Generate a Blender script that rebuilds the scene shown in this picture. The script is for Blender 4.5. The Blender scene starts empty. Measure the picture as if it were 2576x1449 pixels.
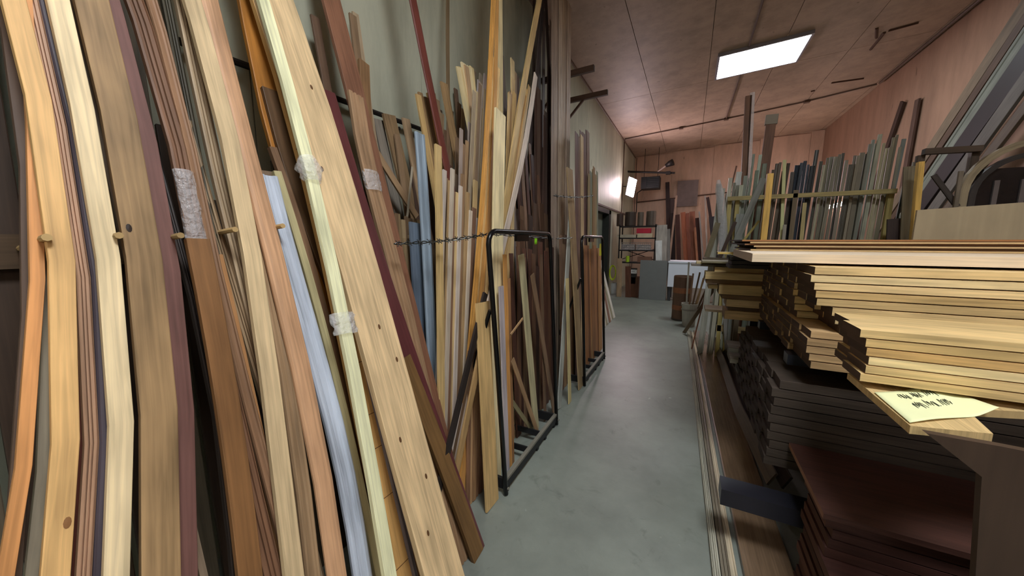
import bpy, bmesh, math, random
import numpy as np
from mathutils import Vector, Matrix
random.seed(11)
sc = bpy.context.scene
C = sc.collection

# ------------------------------------------------------------------ camera
FOC, CX, CY, EYE = 870.0, 1288.0, 724.5, 1.5
PITCH = math.atan(120.5/FOC)
YAW = math.atan((1737-CX)/(FOC/math.cos(PITCH)))
cd = bpy.data.cameras.new('camera'); cam = bpy.data.objects.new('camera', cd); C.objects.link(cam)
cd.sensor_fit = 'HORIZONTAL'; cd.sensor_width = 36; cd.lens = FOC/2576*36
cd.clip_start = 0.02; cd.clip_end = 100
cam.location = (0, 0, EYE)
cam.rotation_euler = (math.pi/2-PITCH, 0, YAW)
sc.camera = cam
# ------------------------------------------------------------------ exposure, world
vs = sc.view_settings
vs.view_transform = 'Standard'; vs.look = 'None'; vs.gamma = 1; vs.use_curve_mapping = False
vs.exposure = 0.65
w = bpy.data.worlds.new('world'); sc.world = w; w.use_nodes = True
w.node_tree.nodes['Background'].inputs[0].default_value = (.75, .8, .8, 1)
w.node_tree.nodes['Background'].inputs[1].default_value = 0.25
FILL_LAMP_EMIT = 26.0     # added strip lamps on the right wall that brighten the room
PANEL_EMIT = 17.0       # ceiling troffers along the aisle, with an added one at the rear
FARLAMP_EMIT = 75.0     # pinkish strip lamp on the far end of the left wall
# ------------------------------------------------------------------ helpers
def ray(x, y):
    r = (x-CX)/FOC; u = -(y-CY)/FOC
    fh = math.cos(PITCH)+u*math.sin(PITCH); z = -math.sin(PITCH)+u*math.cos(PITCH)
    return Vector((r*math.cos(YAW)-fh*math.sin(YAW), r*math.sin(YAW)+fh*math.cos(YAW), z))
def P(x, y, X=None, Y=None, Z=None):
    d = ray(x, y)
    t = X/d.x if X is not None else (Y/d.y if Y is not None else (Z-EYE)/d.z)
    return Vector((d.x*t, d.y*t, d.z*t+EYE))
def PL(x, y, c, k):          # sight line meets a leaning plane  X = -c - k Z
    d = ray(x, y); t = (-c-k*EYE)/(d.x+k*d.z)
    return Vector((d.x*t, d.y*t, d.z*t+EYE))
def lin(c):
    c = c/255.0
    return c/12.92 if c <= .04045 else ((c+.055)/1.055)**2.4
def rgb(c, k=1.0): return (min(lin(c[0])*k, 1), min(lin(c[1])*k, 1), min(lin(c[2])*k, 1), 1)
MC = {}
def wood(col, rough=.55, grain=1.0, name='wood', contrast=1.0, spec=.3):
    key = ('w', tuple(col), rough, grain, contrast)
    if key in MC: return MC[key]
    m = bpy.data.materials.new(name); m.use_nodes = True; nt = m.node_tree; N = nt.nodes; L = nt.links
    b = N['Principled BSDF']; b.inputs['Roughness'].default_value = rough; b.inputs['Specular IOR Level'].default_value = spec
    uv = N.new('ShaderNodeUVMap'); oi = N.new('ShaderNodeObjectInfo')
    sc_ = N.new('ShaderNodeVectorMath'); sc_.operation = 'SCALE'; sc_.inputs[3].default_value = 9.0
    cmb = N.new('ShaderNodeCombineXYZ'); L.new(oi.outputs['Random'], cmb.inputs[0]); L.new(oi.outputs['Random'], cmb.inputs[1])
    L.new(cmb.outputs[0], sc_.inputs[0])
    ad = N.new('ShaderNodeVectorMath'); ad.operation = 'ADD'; L.new(uv.outputs[0], ad.inputs[0]); L.new(sc_.outputs[0], ad.inputs[1])
    mp = N.new('ShaderNodeMapping'); mp.inputs['Scale'].default_value = (70*grain, 2.2*grain, 1); L.new(ad.outputs[0], mp.inputs[0])
    n1 = N.new('ShaderNodeTexNoise'); n1.inputs['Detail'].default_value = 5; n1.inputs['Scale'].default_value = 1.4; n1.inputs['Distortion'].default_value = .6
    L.new(mp.outputs[0], n1.inputs[0])
    mp2 = N.new('ShaderNodeMapping'); mp2.inputs['Scale'].default_value = (9, 2.0, 1); L.new(ad.outputs[0], mp2.inputs[0])
    n2 = N.new('ShaderNodeTexNoise'); n2.inputs['Detail'].default_value = 3; n2.inputs['Scale'].default_value = 1.5; L.new(mp2.outputs[0], n2.inputs[0])
    mx = N.new('ShaderNodeMath'); mx.operation = 'ADD'; L.new(n1.outputs[0], mx.inputs[0]); L.new(n2.outputs[0], mx.inputs[1])
    r = N.new('ShaderNodeValToRGB'); L.new(mx.outputs[0], r.inputs[0])
    mh = N.new('ShaderNodeMath'); mh.operation = 'MULTIPLY'; mh.inputs[1].default_value = .5
    L.new(mx.outputs[0], mh.inputs[0]); L.new(mh.outputs[0], r.inputs[0])
    lo = 1-.42*contrast; hi = 1+.14*contrast
    r.color_ramp.elements[0].position = .33; r.color_ramp.elements[0].color = rgb(col, lo)
    r.color_ramp.elements[1].position = .62; r.color_ramp.elements[1].color = rgb(col, hi)
    hs = N.new('ShaderNodeHueSaturation')
    mr = N.new('ShaderNodeMapRange'); mr.inputs['To Min'].default_value = .86; mr.inputs['To Max'].default_value = 1.12
    L.new(oi.outputs['Random'], mr.inputs[0]); L.new(mr.outputs[0], hs.inputs['Value']); L.new(r.outputs[0], hs.inputs['Color'])
    L.new(hs.outputs[0], b.inputs['Base Color'])
    bp = N.new('ShaderNodeBump'); bp.inputs['Strength'].default_value = .12; bp.inputs['Distance'].default_value = .002
    L.new(n1.outputs[0], bp.inputs['Height']); L.new(bp.outputs[0], b.inputs['Normal'])
    MC[key] = m; return m
def plain(col, rough=.6, metal=0, name='paint', var=.12, scale=6.0, bump=0.0, spec=.4, coord='Object'):
    key = ('p', tuple(col), rough, metal, var, scale, bump, coord)
    if key in MC: return MC[key]
    m = bpy.data.materials.new(name); m.use_nodes = True; nt = m.node_tree; N = nt.nodes; L = nt.links
    b = N['Principled BSDF']; b.inputs['Roughness'].default_value = rough; b.inputs['Metallic'].default_value = metal
    b.inputs['Specular IOR Level'].default_value = spec
    tc = N.new('ShaderNodeTexCoord'); n = N.new('ShaderNodeTexNoise'); n.inputs['Scale'].default_value = scale; n.inputs['Detail'].default_value = 6
    L.new(tc.outputs[coord], n.inputs[0])
    r = N.new('ShaderNodeValToRGB'); L.new(n.outputs[0], r.inputs[0])
    r.color_ramp.elements[0].position = .3; r.color_ramp.elements[0].color = rgb(col, 1-var)
    r.color_ramp.elements[1].position = .7; r.color_ramp.elements[1].color = rgb(col, 1+var)
    L.new(r.outputs[0], b.inputs['Base Color'])
    if bump:
        bp = N.new('ShaderNodeBump'); bp.inputs['Strength'].default_value = bump; bp.inputs['Distance'].default_value = .01
        L.new(n.outputs[0], bp.inputs['Height']); L.new(bp.outputs[0], b.inputs['Normal'])
    MC[key] = m; return m
def emit(col, s, name='lamp_glow'):
    m = bpy.data.materials.new(name); m.use_nodes = True; nt = m.node_tree
    nt.nodes.clear(); e = nt.nodes.new('ShaderNodeEmission'); o = nt.nodes.new('ShaderNodeOutputMaterial')
    e.inputs[0].default_value = (*col, 1); e.inputs[1].default_value = s; nt.links.new(e.outputs[0], o.inputs[0]); return m
_O = 'zeroth first second third fourth fifth sixth seventh eighth ninth tenth eleventh twelfth thirteenth fourteenth fifteenth sixteenth seventeenth eighteenth nineteenth'.split()
_T = 'x x twent thirt fort fift sixt sevent eight ninet'.split()
def nth(n):
    if n < 20: return _O[n]
    return _T[n//10]+('ieth' if n % 10 == 0 else 'y-'+_O[n % 10])
def film():
    if 'film' in MC: return MC['film']
    m = bpy.data.materials.new('clear_plastic'); m.use_nodes = True; nt = m.node_tree; N = nt.nodes; L = nt.links
    b = N['Principled BSDF']; b.inputs['Base Color'].default_value = (.85, .86, .88, 1); b.inputs['Roughness'].default_value = .12
    b.inputs['Alpha'].default_value = .32; b.inputs['Specular IOR Level'].default_value = .8
    tc = N.new('ShaderNodeTexCoord'); n = N.new('ShaderNodeTexNoise'); n.inputs['Scale'].default_value = 40; n.inputs['Detail'].default_value = 4
    bp = N.new('ShaderNodeBump'); bp.inputs['Strength'].default_value = 1; bp.inputs['Distance'].default_value = .02
    L.new(tc.outputs['Object'], n.inputs[0]); L.new(n.outputs[0], bp.inputs['Height']); L.new(bp.outputs[0], b.inputs['Normal'])
    MC['film'] = m; return m

def tag(o, label=None, cat=None, group=None, kind=None):
    if label: o['label'] = label
    if cat: o['category'] = cat
    if group: o['group'] = group
    if kind: o['kind'] = kind
    return o
def link(name, me, parent=None, loc=None):
    o = bpy.data.objects.new(name, me); C.objects.link(o)
    if loc is not None: o.location = loc
    if parent is not None:
        o.parent = parent
    return o
def empty(name, loc=(0, 0, 0), rz=0):
    o = bpy.data.objects.new(name, None); C.objects.link(o); o.location = loc; o.rotation_euler = (0, 0, rz); o.empty_display_size = .1
    return o
def orient(o, rot): o.rotation_euler = rot; return o

def mesh_from(name, verts, faces, mats, fm=None, uvs=None, smooth=False):
    me = bpy.data.meshes.new(name); me.from_pydata([tuple(v) for v in verts], [], faces)
    for m in mats: me.materials.append(m)
    if fm: me.polygons.foreach_set('material_index', fm)
    if uvs:
        ul = me.uv_layers.new(name='UVMap'); flat = []
        for f in uvs:
            for a in f: flat += [a[0], a[1]]
        ul.data.foreach_set('uv', flat)
    if smooth: me.polygons.foreach_set('use_smooth', [True]*len(me.polygons))
    me.update(); return me

class MB:                       # collects boxes / tubes in one mesh
    def __init__(s): s.v = []; s.f = []; s.m = []; s.uv = []; s.sm = False
    def box(s, a, b, m=0, bev=0):
        a = Vector(a); b = Vector(b)
        lo = Vector((min(a.x, b.x), min(a.y, b.y), min(a.z, b.z))); hi = Vector((max(a.x, b.x), max(a.y, b.y), max(a.z, b.z)))
        n = len(s.v)
        for x, y, z in ((0,0,0),(1,0,0),(1,1,0),(0,1,0),(0,0,1),(1,0,1),(1,1,1),(0,1,1)):
            s.v.append(Vector((hi.x if x else lo.x, hi.y if y else lo.y, hi.z if z else lo.z)))
        for f in ((0,3,2,1),(4,5,6,7),(0,1,5,4),(1,2,6,5),(2,3,7,6),(3,0,4,7)):
            s.f.append([n+i for i in f]); s.m.append(m)
            pts = [s.v[n+i] for i in f]; d = hi-lo; ax = sorted(range(3), key=lambda i: d[i])
            nn = (pts[1]-pts[0]).cross(pts[2]-pts[1]); k = max(range(3), key=lambda i: abs(nn[i])); q = [i for i in ax if i != k]
            s.uv.append([(p[q[0]], p[q[1]]) for p in pts])
        return s
    def tube(s, pts, r, n=8, m=0, cap=True, closed=False):
        pts = [Vector(p) for p in pts]; b0 = len(s.v); K = len(pts)
        rs = r if isinstance(r, (list, tuple)) else [r]*K
        up = None
        for i, p in enumerate(pts):
            if closed: d = (pts[(i+1) % K]-pts[i-1]).normalized()
            else: d = (pts[min(i+1, K-1)]-pts[max(i-1, 0)]).normalized()
            if up is None:
                up = Vector((0, 0, 1)) if abs(d.z) < .9 else Vector((1, 0, 0))
            a = d.cross(up).normalized(); bb = a.cross(d).normalized(); up = bb
            for j in range(n):
                t = 2*math.pi*j/n; s.v.append(p+(a*math.cos(t)+bb*math.sin(t))*rs[i])
        R = K if closed else K-1
        for i in range(R):
            for j in range(n):
                i2 = (i+1) % K
                s.f.append([b0+i*n+j, b0+i*n+(j+1) % n, b0+i2*n+(j+1) % n, b0+i2*n+j]); s.m.append(m)
                s.uv.append([(j/n*.1, i*.1), ((j+1)/n*.1, i*.1), ((j+1)/n*.1, i*.1+.1), (j/n*.1, i*.1+.1)])
        if cap and not closed:
            s.f.append([b0+j for j in range(n)][::-1]); s.m.append(m); s.uv.append([(0, 0)]*n)
            s.f.append([b0+(K-1)*n+j for j in range(n)]); s.m.append(m); s.uv.append([(0, 0)]*n)
        return s
    def lathe(s, prof, n=20, m=0, base=(0,0,0)):
        b0 = len(s.v); base = Vector(base)
        for r, z in prof:
            for j in range(n):
                t = 2*math.pi*j/n; s.v.append(base+Vector((r*math.cos(t), r*math.sin(t), z)))
        for i in range(len(prof)-1):
            for j in range(n):
                s.f.append([b0+i*n+j, b0+i*n+(j+1) % n, b0+(i+1)*n+(j+1) % n, b0+(i+1)*n+j]); s.m.append(m)
                s.uv.append([(j/n, i*.1), ((j+1)/n, i*.1), ((j+1)/n, i*.1+.1), (j/n, i*.1+.1)])
        return s
    def build(s, name, mats, parent=None, smooth=False, base=None):
        if not isinstance(mats, (list, tuple)): mats = [mats]
        off = Vector((0, 0, 0))
        if base is not None: off = Vector(base)
        me = mesh_from(name, [v-off for v in s.v], s.f, mats, s.m, s.uv, smooth)
        o = link(name, me, parent, off if base is not None else None)
        return o

PROF = {
 'flat':  [(-.5,-.06),(-.47,0),(.47,0),(.5,-.06),(.5,-1),(-.5,-1)],
 'casing':[(-.5,-.45),(-.42,-.1),(-.34,0),(-.22,-.05),(-.16,-.3),(.05,-.36),(.2,-.25),(.26,-.02),(.4,0),(.47,-.12),(.5,-.4),(.5,-1),(-.5,-1)],
 'ribbed':[(-.5,-.1),(-.38,0),(-.27,-.02),(-.24,-.35),(-.17,-.35),(-.14,-.02),(-.03,0),(.02,-.35),(.09,-.35),(.12,-.02),(.3,0),(.34,-.3),(.4,-.3),(.43,-.05),(.5,-.15),(.5,-1),(-.5,-1)],
 'round': [(-.5,-.6),(-.42,-.25),(-.25,-.05),(0,0),(.25,-.05),(.42,-.25),(.5,-.6),(.5,-1),(-.5,-1)],
 'channel':[(-.5,0),(-.42,0),(-.4,-.5),(-.1,-.6),(-.08,-.1),(.02,-.1),(.04,-.6),(.38,-.5),(.42,0),(.5,0),(.5,-1),(-.5,-1)],
}
def sweep(pts, w, t, prof='flat', mats=None, side=Vector((0, 1, 0)), twist=0.0, name='board'):
    pts = [Vector(p) for p in pts]; base = pts[0].copy(); pf = PROF[prof]; n = len(pf)
    V = []; F = []; FM = []; UV = []; v = 0.0
    per = [0.0]
    for i in range(n):
        a = pf[i]; b = pf[(i+1) % n]; per.append(per[-1]+math.hypot((a[0]-b[0])*w, (a[1]-b[1])*t))
    K = len(pts); vv = []
    for i, p in enumerate(pts):
        d = (pts[min(i+1, K-1)]-pts[max(i-1, 0)]).normalized()
        s = (side-d*side.dot(d)).normalized(); nn = s.cross(d).normalized()
        if twist:
            R = Matrix.Rotation(twist, 3, d); s = R@s; nn = R@nn
        for a, b in pf: V.append(p-base+s*(a*w)+nn*(b*t))
        if i: v += (pts[i]-pts[i-1]).length
        vv.append(v)
    for i in range(K-1):
        for j in range(n):
            j2 = (j+1) % n
            F.append([i*n+j, i*n+j2, (i+1)*n+j2, (i+1)*n+j]); FM.append(0)
            UV.append([(per[j], vv[i]), (per[j+1], vv[i]), (per[j+1], vv[i+1]), (per[j], vv[i+1])])
    F.append(list(range(n))[::-1]); FM.append(1); UV.append([(pf[j][0]*w*.2, pf[j][1]*t*.2) for j in range(n)][::-1])
    F.append([(K-1)*n+j for j in range(n)]); FM.append(1); UV.append([(pf[j][0]*w*.2, pf[j][1]*t*.2) for j in range(n)])
    me = mesh_from(name, V, F, mats, FM, UV)
    bm = bmesh.new(); bm.from_mesh(me); bmesh.ops.recalc_face_normals(bm, faces=bm.faces); bm.to_mesh(me); bm.free()
    return me, base

def wm(col, **k): return [wood(col, **k), wood([c*.72 for c in col], rough=.8, contrast=.6, name='end_grain')]
def pxw(x, y, wpx, fn):       # width in metres of wpx pixels seen at (x,y) on the surface fn
    return (fn(x+wpx/2, y)-fn(x-wpx/2, y)).length
def leanboard(label, pts, wpx, c, k, col, prof='flat', t=.018, name='board', cat='board', bot=True, top=None, group=None, wref=None, smooth=True, twist=0, toX=-1.87, mats=None):
    fn = lambda x, y: PL(x, y, c, k)
    q = [fn(*p[:2]) for p in pts]
    r = pts[wref if wref is not None else len(pts)//2]
    wid = pxw(r[0], r[1], wpx, fn); dd_ = q[-1]-q[0]; wid *= abs(dd_.z)/math.hypot(dd_.y, dd_.z)
    q.sort(key=lambda a: a.z)
    zs = np.array([a.z for a in q]); ys = np.array([a.y for a in q])
    deg = 1 if len(q) < 4 else (2 if len(q) < 6 else 3)
    if not smooth: deg = 1
    if len(q) == 3: deg = 2
    cf = np.polyfit(zs, ys, deg)
    z0, z1 = zs[0], zs[-1]
    d0 = np.polyval(np.polyder(cf), z0); d1 = np.polyval(np.polyder(cf), z1)
    zb = .004 if bot else z0
    if top == 'out':
        zt = (-toX-c)/k if k > .02 else 4.2
        zt = max(min(zt, 4.25), z1)
    else: zt = z1
    path = []
    nseg = 10 if deg > 1 else 2
    for i in range(nseg+1):
        z = zb+(zt-zb)*i/nseg
        if z < z0: y = np.polyval(cf, z0)+d0*(z-z0)
        elif z > z1: y = np.polyval(cf, z1)+d1*(z-z1)
        else: y = np.polyval(cf, z)
        path.append(Vector((-c-k*z, float(y), z)))
    me, base = sweep(path, wid, t, prof, mats or wm(col), twist=twist, name=name)
    o = link(name, me, None, base); tag(o, label, cat, group)
    o['_w'] = wid
    return o, path, wid
def stick(name, a, b, w, t, mats, label, cat, group=None, prof='flat', side=(0, 1, 0), twist=0, parent=None):
    me, base = sweep([a, b], w, t, prof, mats, Vector(side), twist, name)
    o = link(name, me, parent, base)
    if label: tag(o, label, cat, group)
    return o
def block(name, a, b, mat, label=None, cat=None, group=None, parent=None, kind=None):
    a = Vector(a); b = Vector(b); base = Vector(((a.x+b.x)/2, (a.y+b.y)/2, min(a.z, b.z)))
    o = MB().box(a, b).build(name, mat, parent, base=base)
    return tag(o, label, cat, group, kind)

WX, BY, RX, FY = -1.9, 13.2, 3.2, -5.0    # left wall, back wall, right wall, wall behind the camera
def ceil_z(x): return 4.375+(x+1.9)*.045
# ================================================================== SETTING
def floor_mat():
    m = bpy.data.materials.new('concrete'); m.use_nodes = True; nt = m.node_tree; N = nt.nodes; L = nt.links
    b = N['Principled BSDF']; tc = N.new('ShaderNodeTexCoord')
    n1 = N.new('ShaderNodeTexNoise'); n1.inputs['Scale'].default_value = 1.3; n1.inputs['Detail'].default_value = 8; n1.inputs['Roughness'].default_value = .65
    n2 = N.new('ShaderNodeTexNoise'); n2.inputs['Scale'].default_value = 5; n2.inputs['Detail'].default_value = 10; n2.inputs['Roughness'].default_value = .7; n2.inputs['Distortion'].default_value = 1.2
    L.new(tc.outputs['Object'], n1.inputs[0]); L.new(tc.outputs['Object'], n2.inputs[0])
    r1 = N.new('ShaderNodeValToRGB'); L.new(n1.outputs[0], r1.inputs[0])
    r1.color_ramp.elements[0].position = .35; r1.color_ramp.elements[0].color = rgb((113, 118, 110))
    r1.color_ramp.elements[1].position = .68; r1.color_ramp.elements[1].color = rgb((138, 144, 134))
    r2 = N.new('ShaderNodeValToRGB'); L.new(n2.outputs[0], r2.inputs[0])
    r2.color_ramp.elements[0].position = .28; r2.color_ramp.elements[0].color = (.5, .5, .5, 1)
    r2.color_ramp.elements[1].position = .42; r2.color_ramp.elements[1].color = (1, 1, 1, 1)
    mx = N.new('ShaderNodeMix'); mx.data_type = 'RGBA'; mx.blend_type = 'MULTIPLY'; mx.inputs[0].default_value = .62
    L.new(r1.outputs[0], mx.inputs[6]); L.new(r2.outputs[0], mx.inputs[7]); 
    # pale scuffs and chips
    n3 = N.new('ShaderNodeTexNoise'); n3.inputs['Scale'].default_value = 9; n3.inputs['Detail'].default_value = 3; L.new(tc.outputs['Object'], n3.inputs[0])
    r3 = N.new('ShaderNodeValToRGB'); L.new(n3.outputs[0], r3.inputs[0]); r3.color_ramp.elements[0].position = .72; r3.color_ramp.elements[1].position = .77
    mx2 = N.new('ShaderNodeMix'); mx2.data_type = 'RGBA'; L.new(r3.outputs[0], mx2.inputs[0]); L.new(mx.outputs[2], mx2.inputs[6]); mx2.inputs[7].default_value = rgb((165, 170, 158))
    L.new(mx2.outputs[2], b.inputs['Base Color'])
    b.inputs['Roughness'].default_value = .42
    bp = N.new('ShaderNodeBump'); bp.inputs['Strength'].default_value = .15; bp.inputs['Distance'].default_value = .01
    L.new(n2.outputs[0], bp.inputs['Height']); L.new(bp.outputs[0], b.inputs['Normal'])
    return m
fl = MB().box((WX-.15, FY-.1, -.15), (RX+.15, BY+.15, 0)).build('floor', floor_mat()); tag(fl, kind='structure')
WALLC = (180, 181, 160); PINK = (212, 180, 158)
def wall_mat(col, name, axis):
    m = bpy.data.materials.new(name); m.use_nodes = True; nt = m.node_tree; N = nt.nodes; L = nt.links
    b = N['Principled BSDF']; b.inputs['Roughness'].default_value = .55; b.inputs['Specular IOR Level'].default_value = .25
    tc = N.new('ShaderNodeTexCoord'); mp = N.new('ShaderNodeMapping'); mp.inputs['Scale'].default_value = (1.5, 1.5, .35); L.new(tc.outputs['Object'], mp.inputs[0])
    n = N.new('ShaderNodeTexNoise'); n.inputs['Scale'].default_value = 2.2; n.inputs['Detail'].default_value = 9; n.inputs['Roughness'].default_value = .7; L.new(mp.outputs[0], n.inputs[0])
    r = N.new('ShaderNodeValToRGB'); L.new(n.outputs[0], r.inputs[0])
    r.color_ramp.elements[0].position = .3; r.color_ramp.elements[0].color = rgb(col, .74)
    r.color_ramp.elements[1].position = .6; r.color_ramp.elements[1].color = rgb(col, 1.05)
    # dark scuff specks
    n2 = N.new('ShaderNodeTexNoise'); n2.inputs['Scale'].default_value = 7; n2.inputs['Detail'].default_value = 6; L.new(mp.outputs[0], n2.inputs[0])
    r2 = N.new('ShaderNodeValToRGB'); L.new(n2.outputs[0], r2.inputs[0]); r2.color_ramp.elements[0].position = .25; r2.color_ramp.elements[0].color = (.25, .22, .2, 1); r2.color_ramp.elements[1].position = .31
    mx = N.new('ShaderNodeMix'); mx.data_type = 'RGBA'; mx.blend_type = 'MULTIPLY'; mx.inputs[0].default_value = .6
    L.new(r.outputs[0], mx.inputs[6]); L.new(r2.outputs[0], mx.inputs[7]); L.new(mx.outputs[2], b.inputs['Base Color'])
    bp = N.new('ShaderNodeBump'); bp.inputs['Strength'].default_value = .15; bp.inputs['Distance'].default_value = .02
    L.new(n.outputs[0], bp.inputs['Height']); L.new(bp.outputs[0], b.inputs['Normal'])
    return m
M_wall = wall_mat(WALLC, 'grey_green_wall_panel', 0); M_back = wall_mat(PINK, 'pinkish_wall_panel', 1); M_ceil = wall_mat((180, 156, 136), 'ceiling_liner', 2)
# left wall: core with a doorway (Y 7.75..9.3, Z 0..2.25), faced with panels
D0, D1, DZ = 7.75, 9.3, 2.25
wl = MB().box((WX-.2, FY, 0), (WX-.03, D0, 4.6)).box((WX-.2, D1, 0), (WX-.03, BY, 4.6)).box((WX-.2, D0, DZ), (WX-.03, D1, 4.6)).build('wall_left', M_wall); tag(wl, kind='structure')
def panel_run(parent, mat, boxes, name='panel'):
    for a, b in boxes:
        o = MB().box(a, b).build(name, mat, parent)
ys = []; y = FY
while y < BY: ys.append((y+.003, min(y+1.2, BY)-.003)); y += 1.2
bx = []
for a, b in ys:
    if b <= D0 or a >= D1: bx.append(((WX-.03, a, 0), (WX, b, 4.37)))
    else:
        if a < D0: bx.append(((WX-.03, a, 0), (WX, D0, 4.37))); a = D0+.001
        if b > D1: bx.append(((WX-.03, D1, 0), (WX, b, 4.37))); b = D1-.001
        bx.append(((WX-.03, a, DZ), (WX, b, 4.37)))
panel_run(wl, M_wall, bx)
wb = MB().box((WX-.2, BY+.03, 0), (RX+.2, BY+.2, 5)).build('wall_back', M_back); tag(wb, kind='structure')
x = WX; bx = []
while x < RX: bx.append(((x+.003, BY, 0), (min(x+1.2, RX)-.003, BY+.03, ceil_z(x)))); x += 1.2
panel_run(wb, M_back, bx)
wr = MB().box((RX, FY, 0), (RX+.17, BY, 5)).build('wall_right', wall_mat((166, 132, 110), 'brown_wall_panel', 1)); tag(wr, kind='structure')
wf = MB().box((WX-.2, FY-.2, 0), (RX+.2, FY, 5)).build('wall_front', M_wall); tag(wf, kind='structure')
# ceiling, pitched a little, liner panels run along the room
bmv = MB(); 
cz0, cz1 = ceil_z(WX-.2), ceil_z(RX+.2)
bmv.v = [Vector(v) for v in ((WX-.2,FY-.2,cz0+.03),(RX+.2,FY-.2,cz1+.03),(RX+.2,BY+.2,cz1+.03),(WX-.2,BY+.2,cz0+.03),(WX-.2,FY-.2,cz0+.2),(RX+.2,FY-.2,cz1+.2),(RX+.2,BY+.2,cz1+.2),(WX-.2,BY+.2,cz0+.2))]
bmv.f = [[0,3,2,1],[4,5,6,7],[0,1,5,4],[1,2,6,5],[2,3,7,6],[3,0,4,7]]; bmv.m = [0]*6; bmv.uv = [[(0,0)]*4]*6
ce = bmv.build('ceiling', M_ceil); tag(ce, kind='structure')
x = WX
while x < RX-.01:
    x2 = min(x+1.0, RX)
    for (ya, yb) in ((FY, 2.6), (2.6, 7.9), (7.9, BY)):
        q = MB(); xa, xb = x+.004, x2-.004; ya2, yb2 = ya+.004, yb-.004
        za, zb = ceil_z(xa), ceil_z(xb)
        q.v = [Vector(v) for v in ((xa,ya2,za),(xb,ya2,zb),(xb,yb2,zb),(xa,yb2,za),(xa,ya2,za+.03),(xb,ya2,zb+.03),(xb,yb2,zb+.03),(xa,yb2,za+.03))]
        q.f = [[0,3,2,1],[4,5,6,7],[0,1,5,4],[1,2,6,5],[2,3,7,6],[3,0,4,7]]; q.m = [0]*6; q.uv = [[(0,0)]*4]*6
        q.build('panel', M_ceil, ce)
    x = x2
# crease trim between left wall and ceiling
tr = MB().box((WX, FY, 4.335), (WX+.02, BY, 4.37)).build('trim_1', plain((120, 100, 85), name='trim_paint')); tag(tr, kind='structure')
# doorway
M_dark = plain((38, 40, 36), .5, name='dark_door_frame'); M_door = plain((112, 120, 108), .5, name='door_grey')
df = MB().box((WX-.2, D0, 0), (WX+.03, D0+.08, DZ)).box((WX-.2, D1-.22, 0), (WX+.03, D1, DZ)).box((WX-.2, D0, DZ-.1), (WX+.03, D1, DZ)).build('door_1', M_dark); tag(df, kind='structure')
MB().box((WX-.18, D0+.08, 0.005), (WX-.14, D1-.22, DZ-.1)).build('leaf', M_door, df)
MB().tube([(WX-.14, D0+.2, 1.0), (WX-.09, D0+.2, 1.0), (WX-.09, D0+.32, 1.0)], .012).build('door_handle', plain((150, 150, 145), .3, 1, name='steel'), df)

# ================================================================== CEILING LIGHTS
M_fix = plain((150, 148, 160), .4, name='fixture_white')
def troffer(x0, x1, y0, y1, label, e):
    cx, cy = (x0+x1)/2, (y0+y1)/2; z = ceil_z(cx)-.03
    t = empty('ceiling_light', (cx, cy, z)); tag(t, label, 'ceiling light')
    t.rotation_euler = (0, -math.atan(.045), 0)
    a, b = (x1-x0)/2, (y1-y0)/2
    f = MB().box((-a-.03, -b-.03, -.02), (a+.03, -b, .03)).box((-a-.03, b, -.02), (a+.03, b+.03, .03)).box((-a-.03, -b, -.02), (-a, b, .03)).box((a, -b, -.02), (a+.03, b, .03)).build('frame', M_fix, t)
    MB().box((-a, -b, -.008), (a, b, .02)).build('diffuser', emit((.9, .95, 1.0), e, 'light_diffuser'), t)
troffer(.24, 1.39, 6.9, 7.78, 'bright rectangular light panel set in the sloping ceiling', PANEL_EMIT)
troffer(.2, 1.35, -.35, .55, 'bright rectangular ceiling light panel over the near end of the aisle', PANEL_EMIT*1.9)
troffer(.2, 1.35, -4.4, -3.5, 'added rectangular fill panel in the ceiling at the rear, unseen behind the viewer', PANEL_EMIT)  # unseen panel added for more fill from behind
def fill_lamp(x, y, z, ny, label, col=(1.0, .93, .84), e=1.0):  # strip lamps added for fill, not seen in the view
    t = empty('strip_lamp', (x, y, z)); tag(t, label, 'lamp'); sgn = 1 if x < 0 else -1
    MB().box((0, -.62, -.05), (sgn*.05, .62, .05)).build('housing', M_fix, t)
    for dz in (-.03, .03): MB().tube([(sgn*.07, -.58, dz), (sgn*.07, .58, dz)], .016, 8).build('tube_glow', emit(col, FILL_LAMP_EMIT*e, 'lamp_glow'), t)
fill_lamp(RX, -1.6, 3.2, 0, 'added double-tube fill lamp on the right wall, unseen behind the viewer')  # added out of view to lighten ceiling and walls
fill_lamp(RX, 11.4, 2.35, 0, 'added double-tube fill lamp low on the far right wall behind the upright stock', (1.0, .80, .70), 1.8)  # added behind the stock to brighten the far end

# ================================================================== LEFT: BIG BOARDS LEANING ON THE WALL
K0 = .30; BASE = .78
def LB(label, pts, wpx, layer, col, prof='flat', t=.018, **kw):
    wpx *= 1.06; col = tuple(min(q*1.06, 240) for q in col)
    return leanboard(label, pts, wpx, BASE+layer*.03, K0, col, prof, t, **kw)
G1 = None
A = LB('wide honey-tan board at the far left edge with pale upper part', [(52,50),(126,407),(163,720),(168,1072),(150,1374)], 64, 0, (212,170,112), top='out')
LB('dark brown board behind the leftmost honey-tan board', [(22,60),(52,260),(74,450),(80,720),(70,900)], 38, 3, (96,76,62), top='out')
LB('orange-stained board left of the wide honey-tan board', [(84,300),(93,420),(97,600),(92,720),(74,1072),(30,1374)], 38, 1, (206,146,90), top='out')
LB('grey-beige strip wrapped in plastic between orange and honey-tan boards', [(112,500),(122,720),(118,1072),(90,1374)], 30, 2, (142,132,112), top='out', cat='wood strip', name='wood_strip')
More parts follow.
